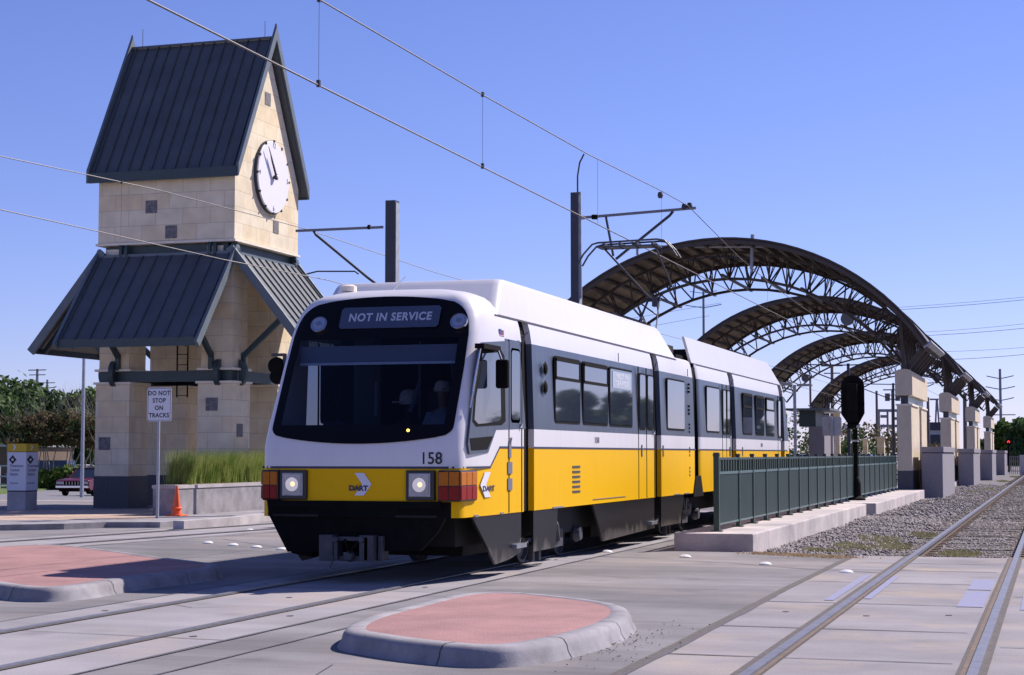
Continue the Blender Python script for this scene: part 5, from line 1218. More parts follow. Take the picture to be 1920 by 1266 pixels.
# columns, granite blocks, canopies: one of each, then copies
OFF = [0, 24.6, 51.0, 79.5]
CY0 = 62.9; czt = 4.51
pln = ['nearest to the railing', 'second from the railing', 'third from the railing', 'farthest along the platform']
def column():
    t = thing('canopy_column', 'x', 'column', (-5.08, CY0, 0), 'cream stone canopy columns on the right platform')
    for ya, yb in ((CY0, CY0 + 3.1), (CY0 + 4.9, CY0 + 7.7)):
        mb = MB(); mb.box(-5.33, -4.83, ya, yb, .95, 3.30, 'colstone'); mb.box(-5.37, -4.79, ya - .03, yb + .03, 3.26, 3.32, 'trim'); p = mb.build('pier', t)
        mb = MB(); mb.box(-5.345, -4.815, ya - .015, yb + .015, -.1, .95, 'granite'); mb.build('base', p)
    mb = MB(); mb.box(-5.29, -4.90, CY0 + 3.1, CY0 + 4.9, .2, 3.28, 'colstone'); mb.build('infill', t)
    mb = MB(); mb.box(-5.2, -4.95, CY0 + .1, CY0 + 7.5, 3.32, 3.62, 'mast'); mb.box(-4.96, -4.93, CY0 + .12, CY0 + 7.3, 3.36, 3.6, 'teal'); mb.build('steel_band', t)
    mb = MB(); n = 8; pf = [(-5.38, 3.62), (-4.78, 3.62), (-4.78, 4.44)] + [(-5.08 + .3 * math.cos(math.pi * k / n), 4.44 + .12 * math.sin(math.pi * k / n)) for k in range(1, n)] + [(-5.38, 4.44)]
    mb.prism([(x, CY0 - .04, z) for x, z in pf], (0, 7.75, 0), 'colstone'); mb.build('cap', t); return t
def block():
    t = thing('granite_block', 'x', 'granite block', (-4.17, 63.5, -.1), 'grey granite blocks in front of the columns')
    mb = MB(); mb.box(-4.56, -3.82, 63.6, 71.2, -.15, 1.58, 'lgranite'); mb.build('body', t, bevel=.02)
    mb = MB(); mb.box(-4.60, -3.78, 63.56, 71.24, 1.60, 1.8, 'lgranite'); mb.box(-4.53, -3.85, 63.63, 71.17, 1.58, 1.60, 'matte'); mb.build('coping', t, bevel=.02); return t
AXC, AZC, AR = -11.6, .62, 8.80
def arc(t, r): return (AXC + r * math.cos(t), AZC + r * math.sin(t))
ta, tb = math.acos(7.38 / AR), math.pi - math.acos(7.38 / AR)
def canopy():
    y0, y1 = CY0 - .3, CY0 + 7.3
    t = thing('barrel_canopy', 'x', 'canopy', (AXC, (y0 + y1) / 2, 4.5), 'arched platform canopies')
    N = 60; mb = MB()
    th_ = [ta + (tb - ta) * i / N for i in range(N + 1)]
    vs = [(*[arc(a, r)[0]], y, arc(a, r)[1]) for a in th_ for (r, y) in ((AR, y0), (AR, y1), (AR - .05, y1), (AR - .05, y0))]
    fo = [(4 * i, 4 * i + 1, 4 * i + 5, 4 * i + 4) for i in range(N)]; fu = [(4 * i + 2, 4 * i + 3, 4 * i + 7, 4 * i + 6) for i in range(N)]
    fe = [(4 * i + 1, 4 * i + 2, 4 * i + 6, 4 * i + 5) for i in range(N)] + [(4 * i + 3, 4 * i, 4 * i + 4, 4 * i + 7) for i in range(N)]
    mb.mesh(vs, fo, 'roofout'); mb.mesh(vs, fu, 'deck'); mb.mesh(vs, fe, 'brown'); mb.build('roof_sheet', t)
    for yy_ in (y0 + .04, y1 - .04):
        mb = MB()
        for a, b in zip(th_[::2], th_[2::2]):
            pa, pb = arc(a, AR - .06), arc(b, AR - .06); mb.beam((pa[0], yy_, pa[1]), (pb[0], yy_, pb[1]), .08, .24, 'brown', (math.cos((a + b) / 2), 0, math.sin((a + b) / 2)))
        mb.build('edge_arch', t)
    # purlins run along Y
    NP = 30
    for i in range(NP + 1):
        a = ta + (tb - ta) * i / NP; p = arc(a, AR - .13); mb = MB(); mb.beam((p[0], y0 + .1, p[1]), (p[0], y1 - .1, p[1]), .10, .16, 'deckdk', (math.cos(a), 0, math.sin(a))); mb.build('purlin', t)
    # arched trusses
    NT = 18
    for yy_ in (y0 + 2.0, y1 - 1.1):
        mb = MB(); td = 1.0
        tt = [ta + .06 + (tb - ta - .12) * i / NT for i in range(NT + 1)]
        for i in range(NT):
            a, b = tt[i], tt[i + 1]; m_ = (a + b) / 2; up_ = (math.cos(m_), 0, math.sin(m_))
            for r, w_ in ((AR - .28, .10), (AR - .28 - td, .10)):
                pa, pb = arc(a, r), arc(b, r); mb.beam((pa[0], yy_, pa[1]), (pb[0], yy_, pb[1]), .12, w_, 'brown', up_)
            pm_ = arc(m_, AR - .28); pa, pb = arc(a, AR - .28 - td), arc(b, AR - .28 - td)
            for q in (pa, pb): mb.tube([(q[0], yy_, q[1]), (pm_[0], yy_, pm_[1])], .032, 'brown', 5)
        mb.build('truss', t)
    # cross frames between the trusses with their V struts
    for i in range(1, 10):
        a = ta + (tb - ta) * i / 10; mb = MB(); lo = arc(a, AR - 1.28); hi = arc(a, AR - .24)
        mb.beam((lo[0], y0 + .5, lo[1]), (lo[0], y1 - .5, lo[1]), .09, .09, 'brown')
        for yc in (y0 + 2.0, y1 - 1.1):
            for q in (-1.15, -.6, .6, 1.15):
                y2 = min(max(yc + q, y0 + .1), y1 - .1); mb.tube([(lo[0], yc, lo[1]), (hi[0], y2, hi[1])], .024, 'brown', 4)
        mb.build('cross_frame', t)
    for s, a in ((1, ta), (-1, tb)):
        p = arc(a, AR); mb = MB(); d = (math.cos(a), 0, math.sin(a)); mb.beam((p[0], y0, p[1]), (p[0], y1, p[1]), .10, .34, 'galv', d); mb.build('gutter', t)
        # raking brackets from the column heads
        mb = MB(); xcol = AXC + s * 6.52
        for yy_ in (y0 + .8, y0 + 2.6, (y0 + y1) / 2, y1 - 2.6, y1 - .8):
            q0 = arc(ta if s > 0 else tb, AR - .25); q1 = arc(ta + .15 if s > 0 else tb - .15, AR - .25)
            mb.beam((xcol, yy_, 4.5), (q0[0], yy_, q0[1]), .12, .20, 'brown'); mb.beam((xcol, yy_, 4.5), (q1[0], yy_, q1[1]), .12, .22, 'brown')
        mb.box(xcol - .1, xcol + .1, y0 + .5, y1 - .5, 4.45, 4.75, 'brown'); mb.build('bracket', t)
    mb = MB()
    for s in (1, -1):
        p = arc(math.pi / 2 - s * .62, AR - 1.45); mb.lathe([(.24, -.1), (.26, .05), (.15, .15)], (p[0], y0 + 3, p[1]), 'pylon', 14, 'Y')
    mb.build('lamp', t, smooth=True)
    return t
c0 = column(); b0 = block(); k0 = canopy()
for i, d in enumerate(OFF):
    for src, nm, lb in ((c0, 'c', 'cream stone column with a pale cap, %s'), (b0, 'b', 'rough grey granite block, %s'), (k0, 'k', 'brown steel barrel canopy, %s')):
        o = src if i == 0 else copy_tree(src); L0_ = ORG[src.name]; o.location = (L0_.x, L0_.y + d, L0_.z)
        if nm == 'k': lb = 'arched brown steel canopy, ' + ['nearest to the train and largest', 'second behind the nearest arch', 'third in the row of arches', 'smallest and farthest of the arches'][i]
        else: lb = lb % pln[i]
        o['label'] = lb
# matching columns on the far platform (their tops show past the tail of the train)
for i, d in enumerate(OFF):
    o = copy_tree(c0); L0_ = ORG[c0.name]; o.location = (-18.12, L0_.y + d, 0); o['group'] = 'cream stone canopy columns on the far platform'
    o['label'] = 'cream column under the left end of the ' + ['largest arch', 'second arch', 'third arch', 'smallest arch'][i]
mb = MB(); mb.box(-6.45, -4.6, 63.2, 155, -.1, .2, 'plinth'); tag(mb.build('platform'), kind='structure')
mb = MB(); mb.box(-20.5, -16.85, 62, 155, -.1, .2, 'plinth'); tag(mb.build('far_platform'), kind='structure')

# ================================================================== OVERHEAD LINE
def mast(name, label, px0, px1, pyt, pyb, Yp, side):
    x0 = AY(px0, 500, Yp)[0]; x1 = AY(px1, 500, Yp)[0]; zt_ = AY(px0, pyt, Yp)[1]
    t = thing(name, label, 'catenary mast', ((x0 + x1) / 2, Yp, 0)); mb = MB(); mb.box(x0, x1 - .0, Yp, Yp + .30, 0, zt_, 'mast'); mb.box(x1, x1 + .02, Yp + .03, Yp + .27, 0, zt_ - .05, 'galv'); mb.build('mast_post', t); return t, x0, x1, zt_
PY = 39.8
m1, a0_, a1_, mz = mast('catenary_mast', 'dark square catenary mast right of the roof hump, its arm reaching right over the train', 1070, 1084, 361, 0, PY, 1)
def P1(px, py): x, z = AY(px, py, PY + .1); return (x, PY + .1, z)
mb = MB(); mb.tube([P1(1095, 408), P1(1305, 390)], .035, 'pylon', 8); mb.tube([P1(1082, 408), P1(1096, 408)], .05, 'galv', 8)
mb.tube([P1(1262, 396), P1(1256, 404), P1(1155, 486)], .035, 'mast', 8); mb.tube([P1(1136, 406), P1(1150, 480)], .03, 'mast', 8); mb.tube([P1(1110, 407), P1(1120, 407)], .06, 'matte', 8); mb.build('cantilever_arm', m1)
mb = MB(); mb.tube([P1(1083, 361), P1(1083, 330), P1(1087, 305), P1(1095, 289)], .02, 'mast', 6); mb.tube([P1(1087, 360), P1(1089, 560)], .035, 'galv', 6); mb.build('riser_cable', m1)
mb = MB()
for p in ((1283, 388), (1293, 386), (1238, 366)): x = P1(*p); mb.lathe([(.05, -.07), (.07, 0), (.05, .07)], x, 'mast', 8)
mb.build('clamp', m1)
m2, a0_, a1_, mz2 = mast('catenary_mast', 'dark square catenary mast between tower and train roof, its arm reaching left', 722, 740, 376, 0, PY, -1)
def P2(px, py): x, z = AY(px, py, PY + .1); return (x, PY + .1, z)
mb = MB(); mb.tube([P2(718, 426), P2(555, 433)], .035, 'pylon', 8); mb.tube([P2(588, 433), P2(592, 440), P2(690, 521), P2(722, 545)], .035, 'mast', 8); mb.tube([P2(690, 426), P2(694, 426)], .06, 'matte', 8); mb.tube([P2(672, 514), P2(665, 509), P2(595, 509), P2(575, 514)], .02, 'mast', 6); mb.build('cantilever_arm', m2)
# second bracket further along track one
m3 = thing('wire_support', 'pale horizontal support tube hanging beneath the front of the largest arch', 'wire support', (-10, 63.4, 5.5))
def P3(px, py): x, z = AY(px, py, 63.4); return (x, 63.4, z)
mb = MB(); mb.tube([P3(1190, 463), P3(1432, 462)], .06, 'galv', 8); mb.build('cross_tube', m3)
mb = MB(); mb.tube([P3(1411, 440), P3(1409, 505)], .07, 'galv', 8); mb.build('hanger', m3)
mb = MB(); mb.tube([P3(1195, 478), P3(1195, 463)], .05, 'galv', 8); mb.build('hanger', m3)
mb = MB(); mb.tube([P3(1285, 490), P3(1335, 481), P3(1411, 485)], .03, 'mast', 6); mb.build('registration_arm', m3)
# wires
def wire(name, label, pts, r=.011, cat='overhead wire', group=None, m='wire'):
    mb = MB(); mb.tube(pts, r, m, 5); return tag(mb.build(name), label, cat, group)
def catenary(tag_, Xf, Y0, supports, hc, hs, sag, droplabel):
    pass
def zm(Y): # messenger height of track one
    if Y <= 39.9: return 6.70 + .55 * max(0, (Y - 20) / 19.9) ** 2
    t = (Y - 39.9) / 17; return 7.25 - .75 * math.sin(min(1, t) * math.pi / 2) if t < 1 else 6.5 - .05 * math.sin((Y - 56.9) / 12)
def Pm1(px, py):   # point over track one seen at this pixel
    y, z = AX(px, py, -8.02); return (-8.02, y, z)
ms = [(-8.02, 8, 6.95)] + [Pm1(*p) for p in ((600, 0), (905, 178), (1100, 288), (1240, 358), (1290, 386))] + [(-8.02, 46, 6.85), (-8.02, 52, 6.6), (-8.02, 60, 6.45), (-8.02, 80, 6.5), (-8.02, 160, 6.6)]
ms = sorted(ms, key=lambda p: p[1])
wire('messenger_wire', 'upper wire over the near track, carried on the arm of the right mast', ms, .010)
wire('contact_wire', 'lower wire over the near track that the pantograph touches', [(-8.02, 6, 5.79), (-8.02, 20, 5.79), (-8.02, 33, 5.80), (-8.02, 60, 5.8), (-8.02, 160, 5.8)], .0115)
def zat(pts, Y):
    for a, b in zip(pts, pts[1:]):
        if a[1] <= Y <= b[1]: return a[2] + (b[2] - a[2]) * (Y - a[1]) / (b[1] - a[1])
for k, px in enumerate((597, 903)):
    y = AX(px, 200, -8.02)[0]
    if px == 903: y = AX(905, 180, -8.02)[0]
    z = zat(ms, y); mb = MB(); mb.tube([(-8.02, y, 5.79), (-8.02, y, z)], .0028, 'wire', 4); mb.box(-8.04, -8.0, y - .02, y + .02, 5.77, 5.85, 'mast'); mb.box(-8.04, -8.0, y - .02, y + .02, z - .03, z + .04, 'mast')
    tag(mb.build('dropper_wire'), ['thin vertical dropper between the two near wires above the tower side', 'thin vertical dropper between the two near wires above the train nose'][k], 'dropper wire', 'dropper wires')
for k, y in enumerate((31.0, 36.5, 45.5, 51.0)):
    z = zat(ms, y); mb = MB(); mb.tube([(-8.02, y, 5.79), (-8.02, y, z)], .0028, 'wire', 4); tag(mb.build('dropper_wire'), 'faint dropper ' + ['just before the right mast', 'beside the pantograph', 'just past the right mast arm', 'against the largest arch'][k], 'dropper wire', 'dropper wires')
XF = -17.6
def Pm2(px, py): y, z = AX(px, py, XF); return (XF, y, z)
m2p = [(XF, 5, 7.0), (XF, 18, 6.75)] + [Pm2(*p) for p in ((0, 293), (300, 357), (575, 428))]
e2 = P2(575, 430); m2p[-1] = e2
wire('messenger_wire', 'upper wire crossing in front of the tower to the arm of the left mast', m2p + [(-17.0, 47, e2[2] - .42), (-16.2, 55, e2[2] - .62), (-15.3, 75, 6.5), (-15.3, 150, 6.6)], .010)
wire('contact_wire', 'lower wire crossing in front of the tower below the clock room', [(XF, 5, 5.79), Pm2(0, 393), Pm2(420, 487), (-17.3, 39.9, AY(575, 527, 39.9)[1]), (-16.9, 47, 5.7), (-15.3, 70, 5.75), (-15.3, 150, 5.8)], .0105)
y = Pm2(228, 345)[1]; mb = MB(); mb.tube([(XF, y, 5.79), (XF, y, zat(m2p, y))], .0028, 'wire', 4); mb.box(XF - .02, XF + .02, y - .02, y + .02, zat(m2p, y) - .03, zat(m2p, y) + .03, 'mast'); tag(mb.build('dropper_wire'), 'thin vertical dropper between the two far wires in front of the clock room', 'dropper wire', 'dropper wires')

# further masts under the station canopies
for k, (yy_, lb) in enumerate(((104, 'dark catenary mast with short arms between the second and third arch'), (134, 'dark catenary mast seen through the farthest arch'))):
    t = thing('catenary_mast', lb, 'catenary mast', (-11.6, yy_, 0)); mb = MB(); mb.box(-11.69, -11.53, yy_, yy_ + .16, 0, 6.9, 'mast'); mb.build('mast_post', t)
    mb = MB()
    for s in (-1, 1): mb.tube([(-11.6, yy_, 6.8), (-11.6 + s * 3.8, yy_, 6.9)], .04, 'mast', 6); mb.tube([(-11.6, yy_, 5.6), (-11.6 + s * 3.0, yy_, 6.8)], .04, 'mast', 6)
    mb.build('cantilever_arm', t)

# ================================================================== VEGETATION
def leaves(n, blobs, size, seed, flat=1.0):
    rng = np.random.default_rng(seed); wts = np.array([b[3] * b[4] * b[5] for b in blobs]) ** .75; wts /= wts.sum()
    k = rng.choice(len(blobs), n, p=wts); B = np.array(blobs)[k]
    d = rng.normal(size=(n, 3)); d /= np.linalg.norm(d, axis=1)[:, None]; r = rng.uniform(.35, 1.0, n) ** .5 * (1 + .18 * rng.normal(size=n))
    c = B[:, :3] + d * B[:, 3:6] * r[:, None]
    nrm_ = d + rng.normal(size=(n, 3)) * .7; nrm_[:, 2] += .3; nrm_ /= np.linalg.norm(nrm_, axis=1)[:, None]
    t = np.cross(nrm_, rng.normal(size=(n, 3))); t /= np.linalg.norm(t, axis=1)[:, None]; b = np.cross(nrm_, t)
    s = size * rng.uniform(.55, 1.3, (n, 1)); q = rng.uniform(.45, .9, (n, 1))
    v = np.stack([c - t * s, c - b * s * q, c + t * s, c + b * s * q], 1)
    return v.reshape(-1, 3)
def leaf_obj(name, V, m, parent):
    n = len(V) // 4; me = bpy.data.meshes.new(name); me.vertices.add(len(V)); me.vertices.foreach_set('co', V.ravel().astype(np.float32))
    me.loops.add(n * 4); me.loops.foreach_set('vertex_index', np.arange(n * 4, dtype=np.int32)); me.polygons.add(n); me.polygons.foreach_set('loop_start', np.arange(0, n * 4, 4, dtype=np.int32))
    me.update(calc_edges=True); me.materials.append(M[m]); return link_mesh(name, me, parent)
def limb(mb, p, d, l, r, depth, m, rng, tips):
    pts = [Vector(p)]; rs = [r]; dd = Vector(d).normalized()
    for i in range(4):
        dd = (dd + Vector((rng.uniform(-.22, .22), rng.uniform(-.22, .22), rng.uniform(-.05, .15)))).normalized(); pts.append(pts[-1] + dd * l / 4); rs.append(r * (1 - .13 * (i + 1)))
    mb.tube(pts, rs, m, 6 if depth else 5)
    if depth <= 0: tips.append(pts[-1]); return
    for i in range(3):
        a = rng.uniform(0, 6.28); nd = (dd + Vector((math.cos(a), math.sin(a), .25)) * rng.uniform(.5, .9)).normalized(); limb(mb, pts[-1] if i else pts[3], nd, l * .68, rs[-1] * .68, depth - 1, m, rng, tips)
def tree(name, label, cat, loc, h, rad, seed, lm='leafd', bark='bark', group=None, n=5000, size=.28, stems=1, crown0=.32, nb=16, sq=1.0):
    rng = random.Random(seed); t = thing(name, label, cat, loc, group); L0 = Vector(loc); mb = MB(); tips = []
    for s in range(stems):
        a = rng.uniform(0, 6.28); o = Vector((math.cos(a), math.sin(a), 0)) * (.0 if stems == 1 else rad * .16)
        d = Vector((math.cos(a) * .25, math.sin(a) * .25, 1)) if stems > 1 else Vector((0, 0, 1))
        limb(mb, L0 + o, d, h * (crown0 + .12), h * (.024 if stems == 1 else .011), 2, bark, rng, tips)
    mb.build('trunk', t, smooth=True)
    bl = []
    for i in range(nb):
        a = rng.uniform(0, 6.28); u = rng.random(); z = crown0 + (.93 - crown0) * u; rr_ = rad * math.sqrt(max(.05, 1 - ((u - .42) / .62) ** 2)) * rng.uniform(.35, .85)
        s_ = rad * rng.uniform(.22, .42); bl.append((L0.x + math.cos(a) * rr_, L0.y + math.sin(a) * rr_, L0.z + h * z, s_ * 1.1, s_ * 1.1, s_ * .75 * sq))
    for p in tips[:14]:
        s_ = rad * rng.uniform(.18, .3); bl.append((p.x, p.y, min(p.z, L0.z + h * .95), s_, s_, s_ * .8))
    leaf_obj('crown', leaves(n, bl, size, seed), lm, t); return t
def at_px(px, Y, z=-.65): return (AY(px, 850, Y)[0], Y, z)
# dark trees on the left, behind the street
TL = [(-60, 118, 7.4, 5.0, 'leafd', 11), (40, 128, 8.2, 5.0, 'leafd', 12), (108, 140, 6.8, 3.8, 'leafd', 13), (152, 128, 7.4, 3.0, 'leafm', 14), (225, 135, 7.4, 3.6, 'leafm', 15), (5, 112, 6.6, 3.2, 'leafd', 17)]
lbT = ['big dark green tree at the left edge of the picture', 'tall dark green tree behind the station pylon', 'lower dark tree between the tall tree and the tower', 'yellow green tree just left of the tower behind the lamp pole', 'green tree glimpsed between the tower piers', 'dark tree nearest the left edge in front of the big one']
for (px, Y, h_, r_, lm, sd), lb in zip(TL, lbT): tree('broadleaf_tree', lb, 'tree', at_px(px, Y), h_, r_, sd, lm, group='trees beyond the street', n=7000, size=.26, nb=22, crown0=.2)
# crape myrtles, multi stemmed with reddish flat crowns
for i, (px, Y, h_, r_) in enumerate(((52, 97, 4.3, 2.3), (86, 99, 4.6, 2.2), (118, 100, 4.8, 2.2), (150, 98, 4.7, 2.2), (182, 100, 4.5, 2.2), (215, 99, 4.4, 2.1), (285, 96, 4.4, 2.0))):
    tree('crape_myrtle', 'multi stemmed crape myrtle with reddish crown, ' + ['leftmost of the row', 'second from the left in the row', 'third from the left in the row', 'fourth from the left in the row', 'fifth in the row, against the tower pier', 'mostly hidden by the left tower pier', 'seen through the gap between the tower piers'][i], 'crape myrtle', at_px(px, Y), h_, r_, 30 + i, 'leafr', 'palebark', 'crape myrtles in a row across the street', n=2600, size=.12, stems=4, crown0=.6, nb=14, sq=.5)
# low hedge under them
def hedge(name, label, px0, px1, Y, hgt, m, n=3500, size=.16, group=None, z=-.65):
    a = at_px(px0, Y, z); b = at_px(px1, Y, z); k = max(2, int(abs(b[0] - a[0]) / .9)); bl = []
    for i in range(k): t = (i + .5) / k; bl.append((a[0] + (b[0] - a[0]) * t, Y + random.uniform(-.3, .3), z + hgt * .45, .8, .7, hgt * random.uniform(.45, .62)))
    t = thing(name, label, 'hedge', ((a[0] + b[0]) / 2, Y, z), group); leaf_obj('foliage', leaves(n, bl, size, int(px0) + 7), m, t)
    mb = MB()
    for q in bl: mb.tube([(q[0], q[1], z), (q[0] + .1, q[1], z + hgt * .5)], .03, 'bark', 5)
    mb.build('stem', t); return t
hedge('hedge', 'low yellow green hedge behind the maroon car', 72, 200, 94, 1.3, 'leafm', 5000)
hedge('hedge', 'low green hedge seen in the gap between the tower piers', 262, 300, 72, 1.8, 'leafm', 2500, .12)
# right hand background
for i, (px, Y, h_, r_, lm) in enumerate(((1893, 190, 4.9, 2.2, 'leafm'), (1925, 180, 5.3, 2.4, 'leafd'), (1872, 230, 4.0, 2.4, 'leafd'), (1848, 260, 4.0, 2.6, 'leafd'))):
    tree('broadleaf_tree', ['bright green tree beyond the end of the platform', 'dark tree cut by the right edge of the picture', 'low dark tree behind the farthest canopy column', 'small dark tree between the last two canopy columns'][i], 'tree', at_px(px, Y, -.1), h_, r_, 60 + i, lm, group='trees beyond the platform', n=5500, size=.3, crown0=.12, nb=18)
for i, (px, Y, h_, r_, lm, n_) in enumerate(((1505, 175, 5.6, 2.8, 'leafr', 1800), (1545, 170, 4.8, 2.8, 'leafd', 2600), (1580, 182, 5.0, 2.8, 'leafr', 1800), (1622, 175, 4.8, 2.8, 'leafr', 2400), (1655, 185, 4.4, 2.4, 'leafr', 1500), (1690, 172, 4.0, 2.4, 'leafr', 1500), (1755, 185, 2.8, 1.8, 'leafr', 1500), (1600, 165, 3.8, 2.6, 'leafd', 3000), (1478, 160, 4.2, 2.4, 'leafd', 2000))):
    tree('small_tree', 'thin bushy tree behind the platform, ' + ['right of the train tail', 'behind the white sign back', 'reddish, just left of the rail signal', 'just right of the rail signal', 'sparse and reddish behind the railing', 'sparse, left of the nearest column', 'between the first two columns', 'low and dark behind the signal mast', 'behind the train tail'][i], 'tree', at_px(px, Y, -.1), h_, r_, 80 + i, lm, group='trees behind the platform', n=int(n_ * .42), size=.15, crown0=.15, nb=12)
# trees to the right of the camera, seen only mirrored in the train windows
for i, (x, y, h_, r_) in enumerate(((7.5, 88, 4.6, 1.5), (11.5, 92, 5.4, 1.8), (14, 112, 6, 2.0), (19, 118, 5.5, 2.4), (9.0, 132, 6, 2.0), (24, 124, 5, 3))):
    tree('broadleaf_tree', 'tree right of the tracks, mirrored in the train windows, number %s from the rails' % ['one', 'two', 'three', 'four', 'five', 'six'][i], 'tree', (x, y, -.3), h_, r_, 120 + i, 'leafd', group='trees right of the freight track', n=2500, size=.3, crown0=.25)

# ================================================================== VEHICLES
def lathe_wheel(t, c, r, w_, ax='X'):
    mb = MB(); mb.lathe([(r * .6, -w_ / 2), (r, -w_ / 2 + .02), (r, w_ / 2 - .02), (r * .6, w_ / 2)], c, 'matte', 22, ax); wh = mb.build('wheel', t, smooth=True)
    mb = MB(); mb.lathe([(.02, w_ / 2 - .02), (r * .58, w_ / 2 + .005), (r * .6, w_ / 2 - .03)], c, 'steel', 16, ax); mb.lathe([(r * .6, -w_ / 2 + .03), (r * .58, -w_ / 2 - .005), (.02, -w_ / 2 + .02)], c, 'steel', 16, ax); mb.build('rim', wh)
def sedan(name, label, loc, rot, paint, L_=4.9, W_=1.78, boxy=1.0, suv=False, grille=True, cat='car'):
    """built facing -Y at the origin then turned"""
    o = thing(name, label, cat, (0, 0, 0)); h = W_ / 2; y0 = -L_ / 2; y1 = L_ / 2
    if suv: prof = [(y0, .45), (y0, 1.0), (y0 + 1.1, 1.08), (y0 + 1.6, 1.72), (y1 - .15, 1.74), (y1, 1.05), (y1, .45)]; belt = 1.06; roof = 1.73
    else: prof = [(y0, .38), (y0 + .02, .78), (y0 + 1.35, .90), (y1 - 1.15, .94), (y1 - .02, .88), (y1, .40)]; belt = .92; roof = 1.38
    mb = MB(); pr = [(y0, .42), (y0, .60), (y0 + .03, belt - .16), (y0 + .12, belt - .12), (y0 + 1.4, belt - .02), (y1 - 1.1, belt), (y1 - .05, belt - .05), (y1, belt - .2), (y1, .42)]
    # side cut outs for the wheels
    bot = []
    for cy in (y1 - .95, y0 + .92):
        bot += [(cy + .40 * math.cos(math.pi * k / 8), .30 + .40 * math.sin(math.pi * k / 8)) for k in range(9)]
    full = pr + [(y1 - .5, .28)] + bot[:9] + bot[9:] + [(y0 + .3, .28)]
    n = len(full)
    vs = [(s * (h - (0 if z < belt - .1 else .05)), y, z) for s in (-1, 1) for y, z in full]
    mb.mesh(vs, [tuple(range(n)), tuple(range(2 * n - 1, n - 1, -1))] + [(i, (i + 1) % n, n + (i + 1) % n, n + i) for i in range(n)], paint); mb.build('body', o, smooth=True, bang=25, bevel=.02)
    # greenhouse
    ya, yb, yc, yd = (y0 + 1.15, y0 + 1.7, y1 - .35, y1 - .12) if suv else (y0 + 1.45, y0 + 2.1, y1 - 1.55, y1 - 1.0)
    mb = MB(); hb, ht = h - .08, h - .24
    vs = [(-hb, ya, belt - .03), (hb, ya, belt - .03), (hb, yd, belt - .02), (-hb, yd, belt - .02), (-ht, yb, roof), (ht, yb, roof), (ht, yc, roof), (-ht, yc, roof)]
    mb.mesh(vs, [(0, 1, 5, 4), (1, 2, 6, 5), (2, 3, 7, 6), (3, 0, 4, 7)], 'carglass'); mb.build('windows', o)
    mb = MB(); mb.box(-ht - .015, ht + .015, yb - .03, yc + .03, roof - .02, roof + .03, paint)
    for s in (-1, 1):
        for (p, q) in (((s * hb, ya, belt - .03), (s * ht, yb, roof)), ((s * hb, yd, belt), (s * ht, yc, roof)), ((s * (hb), (ya + yd) / 2 + .1, belt - .03), (s * ht, (yb + yc) / 2 + .1, roof))): mb.beam(p, q, .07, .06, paint)
    mb.build('roof', o, bevel=.015)
    mb = MB(); mb.box(-h + .42, h - .42, y0 - .015, y0 + .02, .56, belt - .18, 'matte')
    for k in range(7): mb.box(-h + .42 + k * (W_ - .84) / 6 - .008, -h + .42 + k * (W_ - .84) / 6 + .008, y0 - .022, y0, .57, belt - .19, 'chrome')
    mb.build('grille', o)
    for s in (-1, 1):
        a, b = sorted((s * (h - .04), s * (h - .40))); mb = MB(); mb.box(a, b, y0 - .02, y0 + .05, .60, belt - .19, 'lamp'); mb.build('headlight', o, bevel=.01)
        a, b = sorted((s * (h - .05), s * (h - .45))); mb = MB(); mb.box(a, b, y1 - .04, y1 + .015, .62, .78, 'red'); mb.build('tail_light', o)
        mb = MB(); a, b = sorted((s * h, s * (h + .16))); mb.box(a, b, ya + .2, ya + .28, belt, belt + .12, paint); mb.build('mirror', o, bevel=.02)
    for y_, nm in ((y0 - .07, 'bumper'), (y1 - .02, 'bumper')): mb = MB(); mb.box(-h + .02, h - .02, y_, y_ + .12, .40, .53, 'chrome' if not suv else 'matte'); mb.build(nm, o, bevel=.02)
    mb = MB(); mb.box(-h + .1, h - .1, y0 + .2, y1 - .2, .22, .45, 'matte'); mb.build('underbody', o)
    for s in (-1, 1):
        for cy in (y0 + .92, y1 - .95): lathe_wheel(o, (s * (h - .12), cy, .31), .31, .2)
    o.location = loc; o.rotation_euler = (0, 0, rot); return o
cx1, cy1 = G(138, 932, -.63)
sedan('parked_car', 'maroon sedan coming round the corner, half hidden by the left tower pier', (cx1 - .35, cy1 + 2.3, gz(cx1, cy1) + .0), R(8), 'carred')
q = at_px(82, 104); sedan('parked_car', 'dark blue van with a pale roof parked behind the hedge', q, R(-80), 'cardark', 4.6, 1.8, suv=True, cat='van')
q = at_px(155, 112); sedan('parked_car', 'white car glimpsed through the crape myrtle trunks', q, R(80), 'carwhite')
for i, px in enumerate((1517, 1585, 1603, 1625)):
    q = at_px(px, 150, -.1); sedan('parked_car', ['pale car behind the railing near the train tail', 'dark car behind the railing left of the signal mast', 'white car behind the railing at the signal mast', 'pale car behind the railing right of the signal mast'][i], (q[0], q[1], .1), R(80), ['carwhite', 'cardark', 'carwhite', 'steel'][i])

